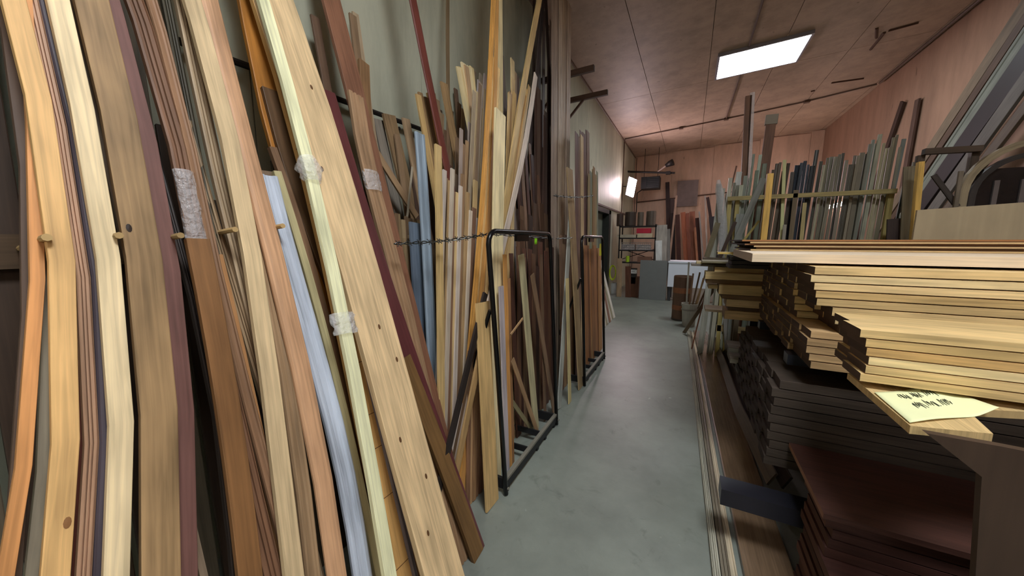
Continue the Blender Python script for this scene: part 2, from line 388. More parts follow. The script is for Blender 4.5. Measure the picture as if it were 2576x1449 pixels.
LB('tan ribbed moulding just right of the leftmost honey-tan board', [(95,50),(130,220),(172,420),(205,650),(216,720),(230,1072),(222,1374)], 34, 1, (176,140,112), 'ribbed', top='out', cat='moulding', name='moulding_strip')
LB('thin red-brown batten in the gap right of the leftmost honey-tan board', [(84,50),(158,420),(196,720),(206,1072),(195,1374)], 15, 2, (98,52,40), top='out', cat='wood strip', name='wood_strip')
LB('dark slate-coloured strip tucked against the left of the cream board', [(128,60),(157,200),(208,420),(240,650),(252,760),(264,1072),(258,1374)], 30, 1, (76,68,74), 'round', top='out', cat='wood strip', name='wood_strip')
LB('smooth cream board, second pale board from the left', [(156,25),(191,200),(238,420),(275,645),(285,720),(304,1072),(303,1374)], 57, 0, (222,200,158), top='out')
LB('short grey-beige batten between cream board and broad brown board, high up', [(198,45),(215,150),(240,270)], 18, 3, (130,112,92), top='out', bot=True, cat='wood strip', name='wood_strip')
D = LB('broad grey-brown board with dark streaks, widest of the left group', [(247,50),(280,200),(330,422),(360,645),(379,720),(403,1072),(410,1374)], 86, 0, (158,128,90), top='out', mats=wm((158,128,90), contrast=1.5, grain=.7))
LB('purple-brown board right beside the broad grey-brown board', [(300,60),(335,200),(388,422),(428,645),(440,720),(466,1072),(476,1374)], 42, 1, (120,84,76), top='out')
FT = LB('brown ribbed moulding with glossy plastic over its middle', [(365,65),(412,220),(466,430),(505,640),(535,800),(560,900)], 44, 1, (118,86,64), 'ribbed', top='out', cat='moulding', name='moulding_strip')
LB('slim brown moulding right of the plastic-covered ribbed one', [(405,70),(440,200),(488,400),(534,620),(560,740),(590,860)], 28, 1, (136,104,78), 'casing', top='out', cat='moulding', name='moulding_strip')
LB('rust-brown board widening towards the floor beside the dark gap', [(500,600),(522,720),(548,850),(584,1072),(623,1374)], 56, .2, (122,86,52), top=None)
LB('charcoal ribbed strip in the shadow left of the rust-brown board', [(462,650),(495,760),(530,930),(556,1100),(590,1374)], 20, 3, (62,54,50), 'ribbed', cat='wood strip', name='wood_strip', top='out')
LB('dark olive ribbed strip right of the rust-brown board', [(545,620),(566,767),(617,1000),(650,1200),(672,1344)], 22, 2.6, (66,60,46), 'ribbed', cat='wood strip', name='wood_strip', top='out')
LB('thin orange-tan batten beside the olive ribbed strip', [(545,640),(574,720),(608,908),(655,1095),(706,1344)], 24, 1.6, (160,116,74), cat='wood strip', name='wood_strip')
LB('pale pine board with a wooden peg beside it, centre of the left group', [(508,75),(560,260),(612,500),(646,720),(674,884),(693,1025),(711,1190),(730,1344)], 42, 0, (214,188,146), top='out')
LB('grooved grey-brown moulding between two pale boards', [(560,150),(600,330),(640,500),(682,720),(711,884),(738,1025),(765,1190),(778,1344)], 34, .7, (158,130,98), 'casing', top='out', cat='moulding', name='moulding_strip')
LB('pinkish-tan board with a rounded face left of the blue-grey trim', [(550,90),(597,253),(645,446),(693,640),(712,720),(758,908),(803,1095),(838,1344)], 46, 0, (190,148,112), 'round', top='out')
LB('ribbed beige moulding high behind the pale pine board', [(495,180),(528,330),(560,480),(600,640)], 30, 2.2, (168,146,116), 'ribbed', top='out', cat='moulding', name='moulding_strip')
LB('second ribbed beige moulding, in the gap left of the pale pine board', [(470,300),(505,430),(545,570),(600,760)], 24, 2.6, (150,126,96), 'ribbed', top=None, cat='moulding', name='moulding_strip')
LB('blue-grey painted trim board running down to the lower centre', [(678,440),(712,600),(749,720),(795,860),(822,970),(852,1100),(875,1220),(903,1340)], 42, .8, (176,184,196), 'casing', top=None, cat='trim board', name='painted_board')
LB('thin olive batten right of the blue-grey trim', [(700,430),(745,600),(793,720),(824,860),(868,1050),(905,1190),(934,1344)], 17, 1.2, (168,158,118), top=None, cat='wood strip', name='wood_strip')
LB('thin brown batten left of the kerfed tan board', [(690,370),(735,520),(806,720),(838,860),(880,1050),(912,1190),(945,1344)], 16, 2.2, (120,92,68), top=None, cat='wood strip', name='wood_strip')
LB('greyish wide strip with square top behind the blue-grey trim', [(672,430),(708,560),(742,660),(790,800)], 26, 2.6, (120,100,80), top=None)
LB('amber-brown wide board high behind the cream-green strip', [(652,85),(690,255),(722,400),(758,520),(800,650)], 62, 3.2, (150,98,36), top='out')
LB('dark brown square-topped plank in front of the amber-brown board', [(682,224),(722,380),(766,520),(812,640),(850,740)], 36, 2.6, (88,64,40), top=None)
KT = LB('tan kerfed board scored across in short blocks behind the cream-green strip', [(700,90),(745,260),(800,430),(835,620),(868,720),(903,925),(932,1050),(965,1213),(990,1344)], 62, .9, (196,152,92), top='out', t=.02)
CG = leanboard('long cream-green strip taped with clear plastic, centre of the leaning boards', [(690,85),(732,229),(777,398),(797,495),(826,615),(850,720),(885,884),(913,1048),(946,1213),(966,1344)], 28, .635, .355, (232,230,186), top='out', cat='wood strip', name='wood_strip')
NB = leanboard('largest knotty tan board, in front, foot nearest the aisle', [(724,89),(776,229),(821,374),(853,495),(890,615),(930,750),(968,884),(1012,1048),(1054,1213),(1092,1339)], 90, .66, .355, (226,196,150), top='out', wref=7, t=.024)
LB('dark maroon strip along the left edge of the large knotty board', [(872,700),(902,820),(945,975),(975,1140),(1018,1344)], 24, 1.2, (66,36,40), top=None, cat='wood strip', name='wood_strip')
LB('thin grey metallic strip between kerfed board and knotty board', [(842,580),(866,680),(895,790),(915,880)], 10, .4, (120,112,116), 'ribbed', top=None, cat='wood strip', name='wood_strip')
LB('glossy dark mahogany board right of the large knotty board', [(821,226),(853,326),(898,495),(949,640),(985,750),(1018,860),(1048,940),(1080,1030)], 36, .9, (92,50,50), top=None, mats=[wood((96,52,52), rough=.28, contrast=.7, spec=.6, name='mahogany'), wood((70,40,38), name='end_grain')], wref=3)
LB('olive-brown board under the right edge of the large knotty board', [(1018,900),(1048,985),(1098,1100),(1150,1240),(1186,1344)], 30, .8, (112,84,50), top=None)
LB('red-brown plank whose foot hides behind the taped ribbed strip', [(862,100),(880,170),(900,250)], 36, 3.6, (132,92,70), top='out')
QT = LB('grey-tan ribbed strip bound with a band of clear tape', [(897,235),(916,350),(936,450),(966,560),(1000,690),(1035,830)], 32, 2.2, (152,122,92), 'ribbed', top=None, cat='moulding', name='moulding_strip')
LB('narrow brown plank with rounded top against the bare wall', [(917,155),(922,260),(930,370),(945,470)], 22, 4.4, (126,96,66), top=None)
LB('shorter brown plank just left of the round-topped one', [(905,185),(912,290),(925,400)], 14, 4.6, (118,92,68), top=None)
# knots on the large board: small raised ovals
def knots(parent, path, wid, spots, col=(96,66,40)):
    base = path[0]
    for s, f in spots:
        n = len(path)-1; i = min(int(f*n), n-1); p = path[i].lerp(path[i+1], f*n-i); d = (path[i+1]-path[i]).normalized()
        sd = (Vector((0,1,0))-d*d.y).normalized(); nn = sd.cross(d)
        V = [p-base+sd*(s*wid)+nn*.0014]
        for j in range(10):
            t = 2*math.pi*j/10; V.append(p-base+sd*(s*wid+.0055*math.cos(t))+d*(.011*math.sin(t))+nn*.0006)
        me = mesh_from('knot', V, [[0, 1+j, 1+(j+1) % 10] for j in range(10)], [wood(col, contrast=.5, name='knot')], uvs=[[(0,0)]*3]*10)
        link('knot', me, parent)
knots(NB[0], NB[1], NB[2], [(-.15,.12),(.2,.17),(-.2,.22),(.28,.3),(.05,.34),(-.25,.52),(.15,.62)])
knots(D[0], D[1], D[2], [(-.3,.42),(.2,.2)], (50,36,26))
knots(A[0], A[1], A[2], [(-.1,.18),(.25,.26)], (150,105,66))
# kerf cuts: thin dark blocks standing a hair proud of the scored board
def kerfs(ob, path, wid, zs):
    base = path[0]
    for k in zs:
        n = len(path)-1; i = min(int(k*n), n-1); p = path[i].lerp(path[i+1], k*n-i); d = (path[i+1]-path[i]).normalized()
        sd = (Vector((0,1,0))-d*d.y).normalized(); nn = sd.cross(d)
        me, b = sweep([p-d*.0012+nn*.0008, p+d*.0012+nn*.0008], wid*1.01, .004, 'flat', wm((96,66,36)), name='kerf')
        link('kerf', me, ob, b-base)
kerfs(KT[0], KT[1], KT[2], [.08,.15,.2,.235,.29,.34,.37,.42,.46,.52])

# plastic lump and tape bands
def wrap(parent, path, wid, f0, f1, extra=.012, lump=0, name='plastic_wrap', t=.03):
    base = path[0]; V = []; F = []; n = len(path)-1; K = 7; R = 10
    for a in range(K):
        f = f0+(f1-f0)*a/(K-1); i = min(int(f*n), n-1); p = path[i].lerp(path[i+1], f*n-i); d = (path[i+1]-path[i]).normalized()
        sd = (Vector((0,1,0))-d*d.y).normalized(); nn = sd.cross(d); s = 1+lump*math.sin(math.pi*a/(K-1))
        for j in range(R):
            th = 2*math.pi*j/R; jit = 1+random.uniform(-.12, .18)
            V.append(p-base+sd*((wid/2+extra)*math.cos(th)*s*jit)+nn*((.012+extra)*math.sin(th)*s*jit-.006))
    for a in range(K-1):
        for j in range(R): F.append([a*R+j, a*R+(j+1) % R, (a+1)*R+(j+1) % R, (a+1)*R+j])
    me = mesh_from(name, V, F, [film()], uvs=[[(0,0)]*4]*len(F), smooth=True)
    return link(name, me, parent)
def frac(path, z): return (z-path[0].z)/(path[-1].z-path[0].z)
zl = [PL(780, yy, .635, .355).z for yy in (455, 395)]
wrap(CG[0], CG[1], CG[2], frac(CG[1], zl[0]), frac(CG[1], zl[1]), .008, .6)
zl = [PL(870, yy, .635, .355).z for yy in (840, 785)]
wrap(CG[0], CG[1], CG[2]*1.8, frac(CG[1], zl[0]), frac(CG[1], zl[1]), .006, 0, 'tape_band')

cq = BASE+2.2*.03
zl = [PL(936, yy, cq, K0).z for yy in (478, 430)]
wrap(QT[0], QT[1], QT[2], frac(QT[1], zl[0]), frac(QT[1], zl[1]), .004, 0, 'tape_band')
zl = [PL(475, yy, BASE+.03, K0).z for yy in (620, 430)]
wrap(FT[0], FT[1], FT[2], frac(FT[1], zl[0]), frac(FT[1], zl[1]), .003, 0, 'plastic_wrap')

# wall rails and pegs behind the leaning boards
M_iron = plain((40, 36, 34), .5, .3, name='dark_iron'); M_peg = wood((196, 164, 112), name='peg_wood'); M_pegd = wood((92, 72, 58), name='dark_rail')
t_ = empty('wall_rail', (WX+.05, 0, 2.27)); tag(t_, 'dark pipe rail fixed level along the left wall, seen between board tops', 'rail')
MB().tube([(0, -1.5, -.06), (0, 2.35, .06)], .016).build('pipe', M_iron, t_)
for yy in (-1, .6, 1.9): MB().tube([(-.05, yy, 0), (0, yy, 0)], .012).build('bracket', M_iron, t_)
rl = stick('divider_rail', (-1.62, -1.2, 1.47), (-1.62, 1.75, 1.47), .09, .04, wm((92, 74, 56)), 'long brown wooden rail with pegs behind the big leaning boards', 'rail', side=(0, 0, 1))
for i, (x, y) in enumerate(((118, 597), (300, 592), (455, 592), (592, 577), (712, 568))):
    a = P(x, y, X=-1.215); b = a+Vector((-.40, .02, -.03)); base = rl.location
    q = MB().tube([b-base, a-base], .008, 8); q.build('peg', M_peg, rl)
for i, (yy, l) in enumerate(((4.62, 'brown wooden arm reaching from the left wall, nearer of the two up high'), (5.42, 'brown wooden arm reaching from the left wall, farther of the two up high'))):
    a = stick('wall_hanger', (WX, yy, 3.60), (-1.2, yy, 3.62), .07, .05, wm((92, 68, 54)), l, 'wall arm', group=None, side=(0, 0, 1))
    me, b = sweep([(WX, yy-.02, 3.2), (-1.55, yy-.02, 3.57)], .03, .03, 'flat', wm((92, 68, 54)), name='brace'); link('brace', me, a, b-a.location)

# ================================================================== BLACK HOOP RACKS
M_blk = plain((14, 14, 15), .28, .2, name='black_enamel', var=.1); M_barw = plain((120, 116, 104), .6, name='worn_steel'); M_base = plain((30, 30, 32), .55, .2, name='black_steel')
def hoop_rack(y0, y1, label, tops):
    x0 = -.88; t = empty('hoop_rack', (x0, (y0+y1)/2, 0)); tag(t, label, 'lumber rack')
    h = (y1-y0)/2; ta, tb, tz = tops; tx = -.07; cyy = (y0+y1)/2; ta -= cyy; tb -= cyy
    r = .07; pts = [(0, -h, .01), (tx*.5, (-h+ta)/2, tz/2), (tx, ta, tz-r)]
    pts += [(tx, ta+r*(1-math.cos(a)), tz-r+r*math.sin(a)) for a in (.4, .8, 1.2, 1.57)]
    pts += [(tx, tb-r*(1-math.cos(a)), tz-r+r*math.sin(a)) for a in (1.57, 1.2, .8, .4)]
    pts += [(tx, tb, tz-r), (tx*.5, (h+tb)/2, tz/2), (0, h, .01)]
    MB().tube(pts, .0145, 10).build('hoop', M_blk, t, smooth=True)
    d = -.46
    b = MB().box((-.02, -h, .09), (.005, h, .105)); b.build('base_bar', M_barw, t)
    MB().box((-.005, -h, .035), (.001, h, .09)).build('base_web', M_base, t)
    for yy in (-h, h-.02): MB().box((d, yy, .035), (0, yy+.02, .1)).build('end_bar', M_base, t)
    for yy in (-h*.2, h*.3): MB().box((d, yy, .06), (-.02, yy+.012, .1)).build('cross_bar', M_base, t)
    MB().box((d-.02, -h, .035), (d, h, .1)).build('rear_bar', M_base, t)
    for yy in (-h+.02, h*.1, h*.45, h-.05):
        MB().box((-.03, yy, 0), (-.004, yy+.03, .09)).build('foot', M_base, t)
    MB().tube([(d+.02, -h, .1), (tx, ta+.01, 1.12)], .012, 8).build('brace', M_blk, t)
    MB().box((tx-.03, (ta+tb)/2-.09, tz-.055), (tx-.012, (ta+tb)/2+.09, tz-.012)).build('plate', M_blk, t)
    for yy in (-h, h):
        MB().tube([(.012, yy, .05), (.02, yy, .05)], .008, 6).build('bolt', M_barw, t)
    return t
R1 = hoop_rack(1.643, 2.522, 'nearer black tube hoop rack standing at the aisle edge', (1.585, 2.50, 1.548))
R2 = hoop_rack(3.37, 4.283, 'farther black tube hoop rack beyond the first, by the aisle', (3.36, 4.27, 1.535))
for R, yy, l, s in ((R1, 2.0, 'small lime-green tag behind the bar of the nearer hoop rack', .05), (R2, 4.4, 'yellow tag sheet hanging beyond the farther hoop rack', .13)):
    if R is R1: a = P(1348, 607, X=-1.02); tag(MB().box((-.001, -.022, -.022), (.001, .022, .022)).build('price_tag', plain((150, 230, 30), name='lime_card'), None), l, 'tag').location = a
    else: a = P(1511, 628, X=-.99); tag(MB().box((-.001, -.06, -.075), (.001, .06, .075)).build('price_tag', plain((225, 225, 40), name='yellow_card'), None), l, 'tag').location = a

# ================================================================== STRIPS STANDING BY THE RACKS
TR = dict(name='wood_strip', cat='wood strip')
def ST(label, pts, w, c, k, col, prof='flat', t=.012, **kw):
    kk = dict(TR); kk.update(kw)
    if w < 13: t = min(t, .00095*w); w = w*.88
    return leanboard(label, pts, w, c, k, col, prof, t, **kk)
def fan(n, labelf, p0, p1, dx0, dx1, w, c, k, cols, prof='flat', jy=10, jx=1.5, **kw):
    m = max(n, round(n*1.45)); dx0 *= n/m; dx1 *= n/m; n = m
    for i in range(n):
        a = (p0[0]+dx0*i+random.uniform(-jx, jx), p0[1]+random.uniform(-jy, jy)); b = (p1[0]+dx1*i, p1[1])
        ST(labelf(i), [b, a], w*random.uniform(.8, 1.15), c+.004*(i % 3), k, cols[i % len(cols)], prof, **kw)
ORD = ['first', 'second', 'third', 'fourth', 'fifth', 'sixth', 'seventh', 'eighth', 'ninth', 'tenth', 'eleventh', 'twelfth', 'thirteenth', 'fourteenth', 'fifteenth', 'sixteenth']
def om(what): return lambda i: f'{nth(i+1)} from the left of the {what}'
tan = (184, 150, 106); cream = (222, 204, 156); gry = (150, 140, 124); lil = (188, 176, 176); brn = (110, 84, 64); dred = (86, 56, 44); org = (216, 158, 80); gtan = (158, 136, 110)
# between the leaning boards and the first rack
ST('brown-tan plank with square top against the grey wall, left of the barbed wire', [(980,288),(1030,500)], 28, 1.42, .13, (146,120,88), top=None, t=.016)
ST('grey plank left of the brown-tan square-topped plank by the wall', [(952,300),(1000,520)], 22, 1.46, .13, (130,122,110), top=None)
ST('slanting tan batten crossing in front of planks near the grey wall', [(925,345),(1050,545)], 15, 1.36, .12, (168,138,104), top=None, bot=False)
ST('tan batten right of the square-topped planks, leaning left', [(1022,298),(1058,480)], 17, 1.40, .13, (160,134,104), top=None)
ST('pale thin rod leaning right among brown planks near the wall', [(1038,420),(1012,680)], 5, 1.34, .10, (170,160,140), top=None)
fan(7, om('short brown battens standing behind the barbed wire'), (996,545), (1018,900), 9, 9, 9, 1.30, .10, [(120,96,72),(150,126,92),(100,80,60),(164,140,106)])
fan(4, om('dull tan battens left of the blue-grey trim'), (1020,600), (1060,980), 9, 7, 9, 1.24, .09, [(150,126,94),(130,106,78)])
ST('pointed blue-grey plastic-wrapped trim standing left of the bundle', [(1059,335),(1068,500),(1079,640),(1090,900)], 22, 1.10, .10, (132,146,158), 'casing', wref=2, t=.014)
ST('wider slate-blue trim board behind the pointed blue-grey one', [(1046,560),(1064,900)], 27, 1.16, .10, (100,112,126), wref=1)
fan(4, om('slanted tan strips left of the dark red pole'), (1052,238), (1103,520), 11, 9, 11, 1.22, .13, [(196,164,110),(150,120,84),(176,150,104),(118,92,66)])
ST('tall dark-red strip leaning left, top out of view above the bundle', [(1064,115),(1092,255),(1150,520)], 16, 1.12, .14, (112,58,48), 'round', top='out', wref=1)
ST('blonde mottled strip standing straight left in the bundle, behind the wire', [(1104,365),(1109,700),(1112,1000)], 15, 1.04, .08, (206,176,120))
ST('tan-brown strip leaning left behind the dark-red pole', [(1118,208),(1158,430)], 15, 1.24, .13, (160,130,92))
ST('thin brown strip with high top right of the tan-brown leaning one', [(1127,110),(1130,300),(1140,500)], 8, 1.30, .13, (128,108,80), top='out', wref=1)
fan(4, om('pale strips with fanned tops above the bundle'), (1152,168), (1197,400), 11, 4, 10, 1.10, .12, [cream, (214,190,136), (226,208,164), (170,140,104)])
fan(3, om('grey-lilac strips with high tops left of the orange strip'), (1205,195), (1188,560), 8, 9, 8, 1.18, .11, [lil, gry, (166,150,132)])
fan(9, om('tight row of pale and tan strips under the wire'), (1116,480), (1100,1050), 11, 10.5, 9, 1.08, .07, [(196,184,172), (150,120,90), (176,146,104), (204,190,170), (132,100,78), (200,172,122)], 'flat', jy=70, jx=5)
fan(9, om('back row of strips under the wire'), (1120,520), (1112,1000), 10, 10, 8, 1.16, .08, [brn, (146,118,88), lil, (120,92,70)], jy=90, jx=6)
fan(7, om('brown sheaf left of the pale fanned strips'), (1128,400), (1118,900), 10, 9, 9, 1.22, .10, [(120,96,74),(90,68,54),(150,124,96),(172,150,126)], jy=80, jx=6)
fan(8, om('faint brown strips high behind the pale fanned tops'), (1108,300), (1100,800), 14, 12, 8, 1.3, .11, [(140,116,88),(108,84,64),(160,136,104),(126,100,78)], jy=75, jx=8)
fan(6, om('high grey-brown strips behind the orange strip'), (1196,215), (1186,760), 13, 12, 7, 1.26, .11, [(146,126,100),(112,92,74),(164,144,116)], jy=45, jx=6)
fan(5, om('tallest dark poles behind the nearer hoop'), (1346,130), (1340,800), 12, 11, 6, 1.28, .11, [(78,62,54),(104,86,72),(64,50,44)], jy=25, jx=5, top='out')
fan(4, om('lilac-tan sheaf right below the pale fanned tops'), (1160,345), (1150,900), 9, 8, 8, 1.13, .09, [(176,160,150),(150,122,96),(190,176,164),(164,134,100)], jy=40, jx=2)
fan(5, om('honey strips right of the tall orange strip'), (1232,165), (1196,800), 5.5, 6, 5.5, 1.03, .09, [(206,160,92),(226,190,130),(190,144,88),(214,176,116),(176,136,94)], 'ribbed', jy=25, jx=.5)
fan(5, om('grey-tan strips left of the tall orange strip'), (1196,260), (1168,820), 6, 6, 6.5, 1.07, .10, [(170,154,130),(150,128,98),(186,166,130),(132,110,88)], jy=60, jx=2)
fan(3, om('tan strips between cream board and strips leaning right'), (1281,215), (1270,620), 7, 5, 7, 1.06, .09, [(190,160,110),(160,130,92),(204,176,128)], jy=30)
fan(3, om('tan strips tucked under the long strip leaning right'), (1316,230), (1256,640), 7, 6, 7, 1.055, .085, [(198,164,108),(176,140,92),(210,182,130)], jy=15, jx=1)
fan(7, om('dark reddish strips slanting behind the nearer hoop top'), (1298,380), (1330,860), 9, 8, 7, 1.2, .09, [(84,58,50),(120,92,74),(66,46,42),(140,112,92)], jy=70, jx=8)
fan(5, om('tall dark poles left of the grey-tan sheaf'), (1352,240), (1348,840), 9, 8, 7, 1.2, .09, [(86,66,58),(112,92,80),(70,52,46)], jy=80, jx=6)
ST('bright orange-yellow strip, tallest of the bundle, top out of view', [(1238,112),(1217,500),(1199,690),(1186,870)], 11, 1.0, .09, org, 'ribbed', top='out', wref=1)
ST('tan strip right beside the tall orange-yellow one', [(1249,150),(1233,500),(1214,720)], 9, 1.02, .09, (202,150,84), top='out', wref=1)
ST('pale strip with square top above the wide cream board', [(1257,112),(1258,300)], 15, 1.10, .10, cream, top='out')
ST('grey slanting strip beside the pale one above the cream board', [(1261,135),(1274,300)], 11, 1.14, .10, (120,110,104))
ST('wide pale cream board with square top behind the hoop', [(1261,282),(1255,560),(1252,800)], 25, .985, .06, (226,210,164), wref=1, name='board', cat='board', t=.014)
ST('short cream strip with high top right of the wide cream board', [(1290,150),(1291,330),(1290,500)], 9, 1.10, .10, (212,188,140))
ST('narrow tan strip next to the short cream one', [(1298,182),(1296,400)], 6, 1.16, .10, (170,140,100))
ST('long tan-cream strip leaning right across the bundle, top out of view', [(1337,112),(1306,300),(1275,500),(1262,620)], 12, 1.03, .09, (208,178,122), top='out', wref=1)
ST('tan strip parallel behind the long one leaning right', [(1322,195),(1296,360),(1268,560)], 9, 1.07, .09, (188,156,108))
ST('pale whitish strip with square top leaning right, above the hoop', [(1349,188),(1333,300),(1287,530)], 9, 1.0, .09, (222,206,190), wref=1)
ST('brown plank with square top behind the strips leaning right', [(1302,190),(1312,430)], 8, 1.22, .11, (92,70,56))
ST('dark brown strip with high top left of the tall grey-tan sheaf', [(1394,170),(1392,480)], 12, 1.16, .10, (80,56,46))
ST('thin dark pole crossing far above the hoop', [(1379,112),(1388,300)], 7, 1.2, .10, (72,58,54), top='out')
ST('thin grey pole leaning right behind the hoop', [(1358,112),(1330,420)], 8, 1.24, .10, (96,84,82), top='out')
fan(5, om('tall grey-tan sheaf between the two racks'), (1392,120), (1390,850), 9.2, 8, 9, 1.12, .075, [(150,130,114), (170,150,132), (140,118,104), (176,158,138), (160,140,118)], 'ribbed', top='out')
fan(8, om('murky grey strips behind the nearer hoop'), (1302,410), (1312,900), 11, 10, 9, 1.30, .08, [(130,110,94), (92,72,60), (150,130,108), (80,60,50)], jy=90, jx=7)
fan(9, om('dark red-brown strips standing inside the nearer rack'), (1292,640), (1300,960), 11.5, 11, 10, 1.08, .07, [dred, (104,74,54), (70,46,38), (132,104,78), (92,60,46)], jy=35, jx=6)
fan(6, om('back row of dark strips inside the nearer rack'), (1300,540), (1306,940), 15, 15, 11, 1.2, .08, [(64,48,40), (96,72,56), (120,94,72)], jy=60, jx=8)
# inside and in front of the first rack
ST('tan board standing outside the near end of the hoop rack on the floor', [(1216,760),(1240,1262)], 26, .905, .07, (206,172,116), wref=1, name='board', cat='board', bot=True)
ST('near-black board leaning right, crossing low in front of the bundle', [(1223,738),(1126,1148)], 14, .93, .05, (44,36,32))
ST('tan batten leaning right beside the dark brace, foot left of the rack', [(1230,790),(1150,1190)], 13, .945, .05, (180,146,98), prof='flat')
ST('thin brown batten left of the tan batten beside the dark brace', [(1200,860),(1135,1180)], 6, 1.01, .05, (120,94,70))
fan(6, om('reddish-tan strips between brace and hoop post'), (1182,880), (1180,1160), 9.5, 8, 8.5, 1.02, .05, [(150,112,84), (186,150,108), (128,92,70), (170,132,94)], 'ribbed')
ST('lilac-grey strip right of the near hoop post', [(1262,720),(1277,1170)], 10, .97, .04, (186,176,178))
ST('orange-tan strip right of the lilac-grey one by the near hoop post', [(1271,640),(1285,1170)], 8, .972, .04, (206,150,84))
ST('thin brown strip third right of the near hoop post', [(1281,700),(1291,1150)], 6, .975, .04, (150,110,74))
ST('pale olive strip leaning left inside the nearer rack', [(1313,640),(1345,1010)], 12, .99, .05, (196,186,146))
ST('thin tan stick slanting down inside the nearer rack', [(1290,905),(1363,1118)], 6, .955, .02, (158,126,92))
ST('thin olive stick slanting left low in the nearer rack', [(1289,1010),(1345,1090)], 6, .99, .02, (140,130,96), bot=False)
ST('long brown stick slanting across the dark strips of the nearer rack', [(1340,690),(1394,1030)], 7, .965, .04, (130,104,80))
ST('second long brown stick, steeper, in the nearer rack', [(1362,640),(1372,1040)], 6, .985, .04, (116,90,68))
ST('short stub of tan batten sticking up beside the near hoop post', [(1286,842),(1316,801)], 7, .96, .0, (180,146,104), bot=False)
# between and in the second rack
ST('tan strip with square top standing in front of the gap between racks', [(1434,424),(1449,700),(1464,988)], 13, .90, .08, (170,144,106))
ST('pale grey-white strip leaning right between the racks', [(1437,525),(1411,975)], 10, .95, .06, (188,190,180))
ST('thin cream strip standing alone between the racks', [(1428,700),(1434,993)], 7, .90, .05, (216,196,140))
fan(5, om('brown strips between the hoop racks'), (1410,640), (1416,960), 10, 9, 8, 1.05, .06, [(130,100,76), (166,132,96), (104,78,60)], jy=50, jx=4)
fan(5, om('purple-brown ribbed strips with high tops at the farther rack'), (1451,338), (1452,860), 7, 7, 7, 1.02, .06, [(118,92,86), (140,112,96), (100,76,72), (206,180,140), (110,84,78)], 'ribbed')
fan(4, om('greenish-tan strips right of the purple-brown sheaf'), (1484,430), (1478,880), 5.5, 7, 5.5, 1.0, .06, [(160,142,104), (130,140,120), (176,156,112), (150,120,84)])
fan(5, om('orange-brown strips standing inside the farther rack'), (1474,620), (1478,890), 8, 8, 8, 1.0, .05, [(170,118,76), (132,88,58), (186,138,92), (150,104,68)])
fan(5, om('pale strips slumped on the floor beyond the farther rack'), (1498,660), (1520,802), 3, 6.2, 5, 1.22, .28, [(206,196,180), (170,160,130), (220,214,200), (150,110,90)])
# unseen wall-side stock that the gaps show: crowded strips, in view as slivers
FILL = [((108,84,66), 'brown'), ((146,120,92), 'tan'), ((86,66,54), 'dark brown'), ((168,148,120), 'pale')]
for i in range(46):
    col, nm = FILL[i % 4]; yy = 1.35+i*.071+random.uniform(-.02, .02); hh = random.uniform(1.5, 2.9); x0 = -1.38-random.uniform(0, .12); lean = random.uniform(-.05, .09)*hh
    me, b = sweep([(x0, yy, .004), (max(x0-.13*hh, -1.86), yy+lean, hh)], random.uniform(.025, .05), .012, 'flat', wm(col), name='wood_strip')
    tag(link('wood_strip', me, None, b), f'{nm} strip in the row against the wall behind the racks, {nth(i+1)} from left', 'wood strip', 'strips crowded in the back row along the left wall')
for i in range(16):   # wall-side boards, taller at the left so the gaps look dark
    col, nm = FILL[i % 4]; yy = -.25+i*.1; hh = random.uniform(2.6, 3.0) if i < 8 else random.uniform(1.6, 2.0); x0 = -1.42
    me, b = sweep([(x0, yy, .004), (-1.80, yy+.1, hh)], .085, .016, 'flat', wm([c*.6 for c in col]), name='board')  # stock colours dimmed: shade of the gaps put into the wood
    tag(link('board', me, None, b), f'shadowy {nm} board behind the big leaning boards, {nth(i+1)} counting from far left', 'board', 'shade-coloured boards behind the leaning group')

# barbed wire strands
M_wire = plain((70, 72, 70), .4, .8, name='galvanised_wire')
def wire(a, b, label, sag=.03, n=26, barbs=True):
    a = Vector(a); b = Vector(b); mid = (a+b)/2; t = empty('barbed_wire', mid); tag(t, label, 'wire')
    ln = (b-a).length; n = int(n)
    for ph in (0, math.pi):
        pts = []
        for i in range(n*3+1):
            f = i/(n*3); p = a.lerp(b, f)-mid; p.z -= sag*math.sin(math.pi*f); th = f*n*1.3+ph
            pts.append(p+Vector((.004*math.cos(th), 0, .005*math.sin(th))))
        MB().tube(pts, .0028, 5).build('strand', M_wire, t)
    if barbs:
        for i in range(1, n, 3):
            p = a.lerp(b, i/n)-mid; p.z -= sag*math.sin(math.pi*i/n)
            MB().tube([p+Vector((.01, -.012, -.014)), p+Vector((-.004, .012, .012))], .002, 5).tube([p+Vector((.01, .012, -.012)), p+Vector((-.004, -.01, .014))], .002, 5).build('barb', M_wire, t)
wire(P(992, 613, X=-1.2), P(1225, 589, X=-.99), 'twisted barbed wire strand tied left of the nearer hoop rack', .01, 30)
wire(P(1235, 588, X=-.99), P(1392, 600, X=-.99), 'wire strand running behind the nearer hoop', .0, 18)
wire(P(1393, 492, X=-1.04), P(1492, 492, X=-1.0), 'wire strand holding the sheaf high between the racks', .015, 20)
wire(P(1400, 600, X=-1.02), P(1440, 598, X=-1.0), 'thin wire strand just beyond the nearer hoop', .0, 8, False)

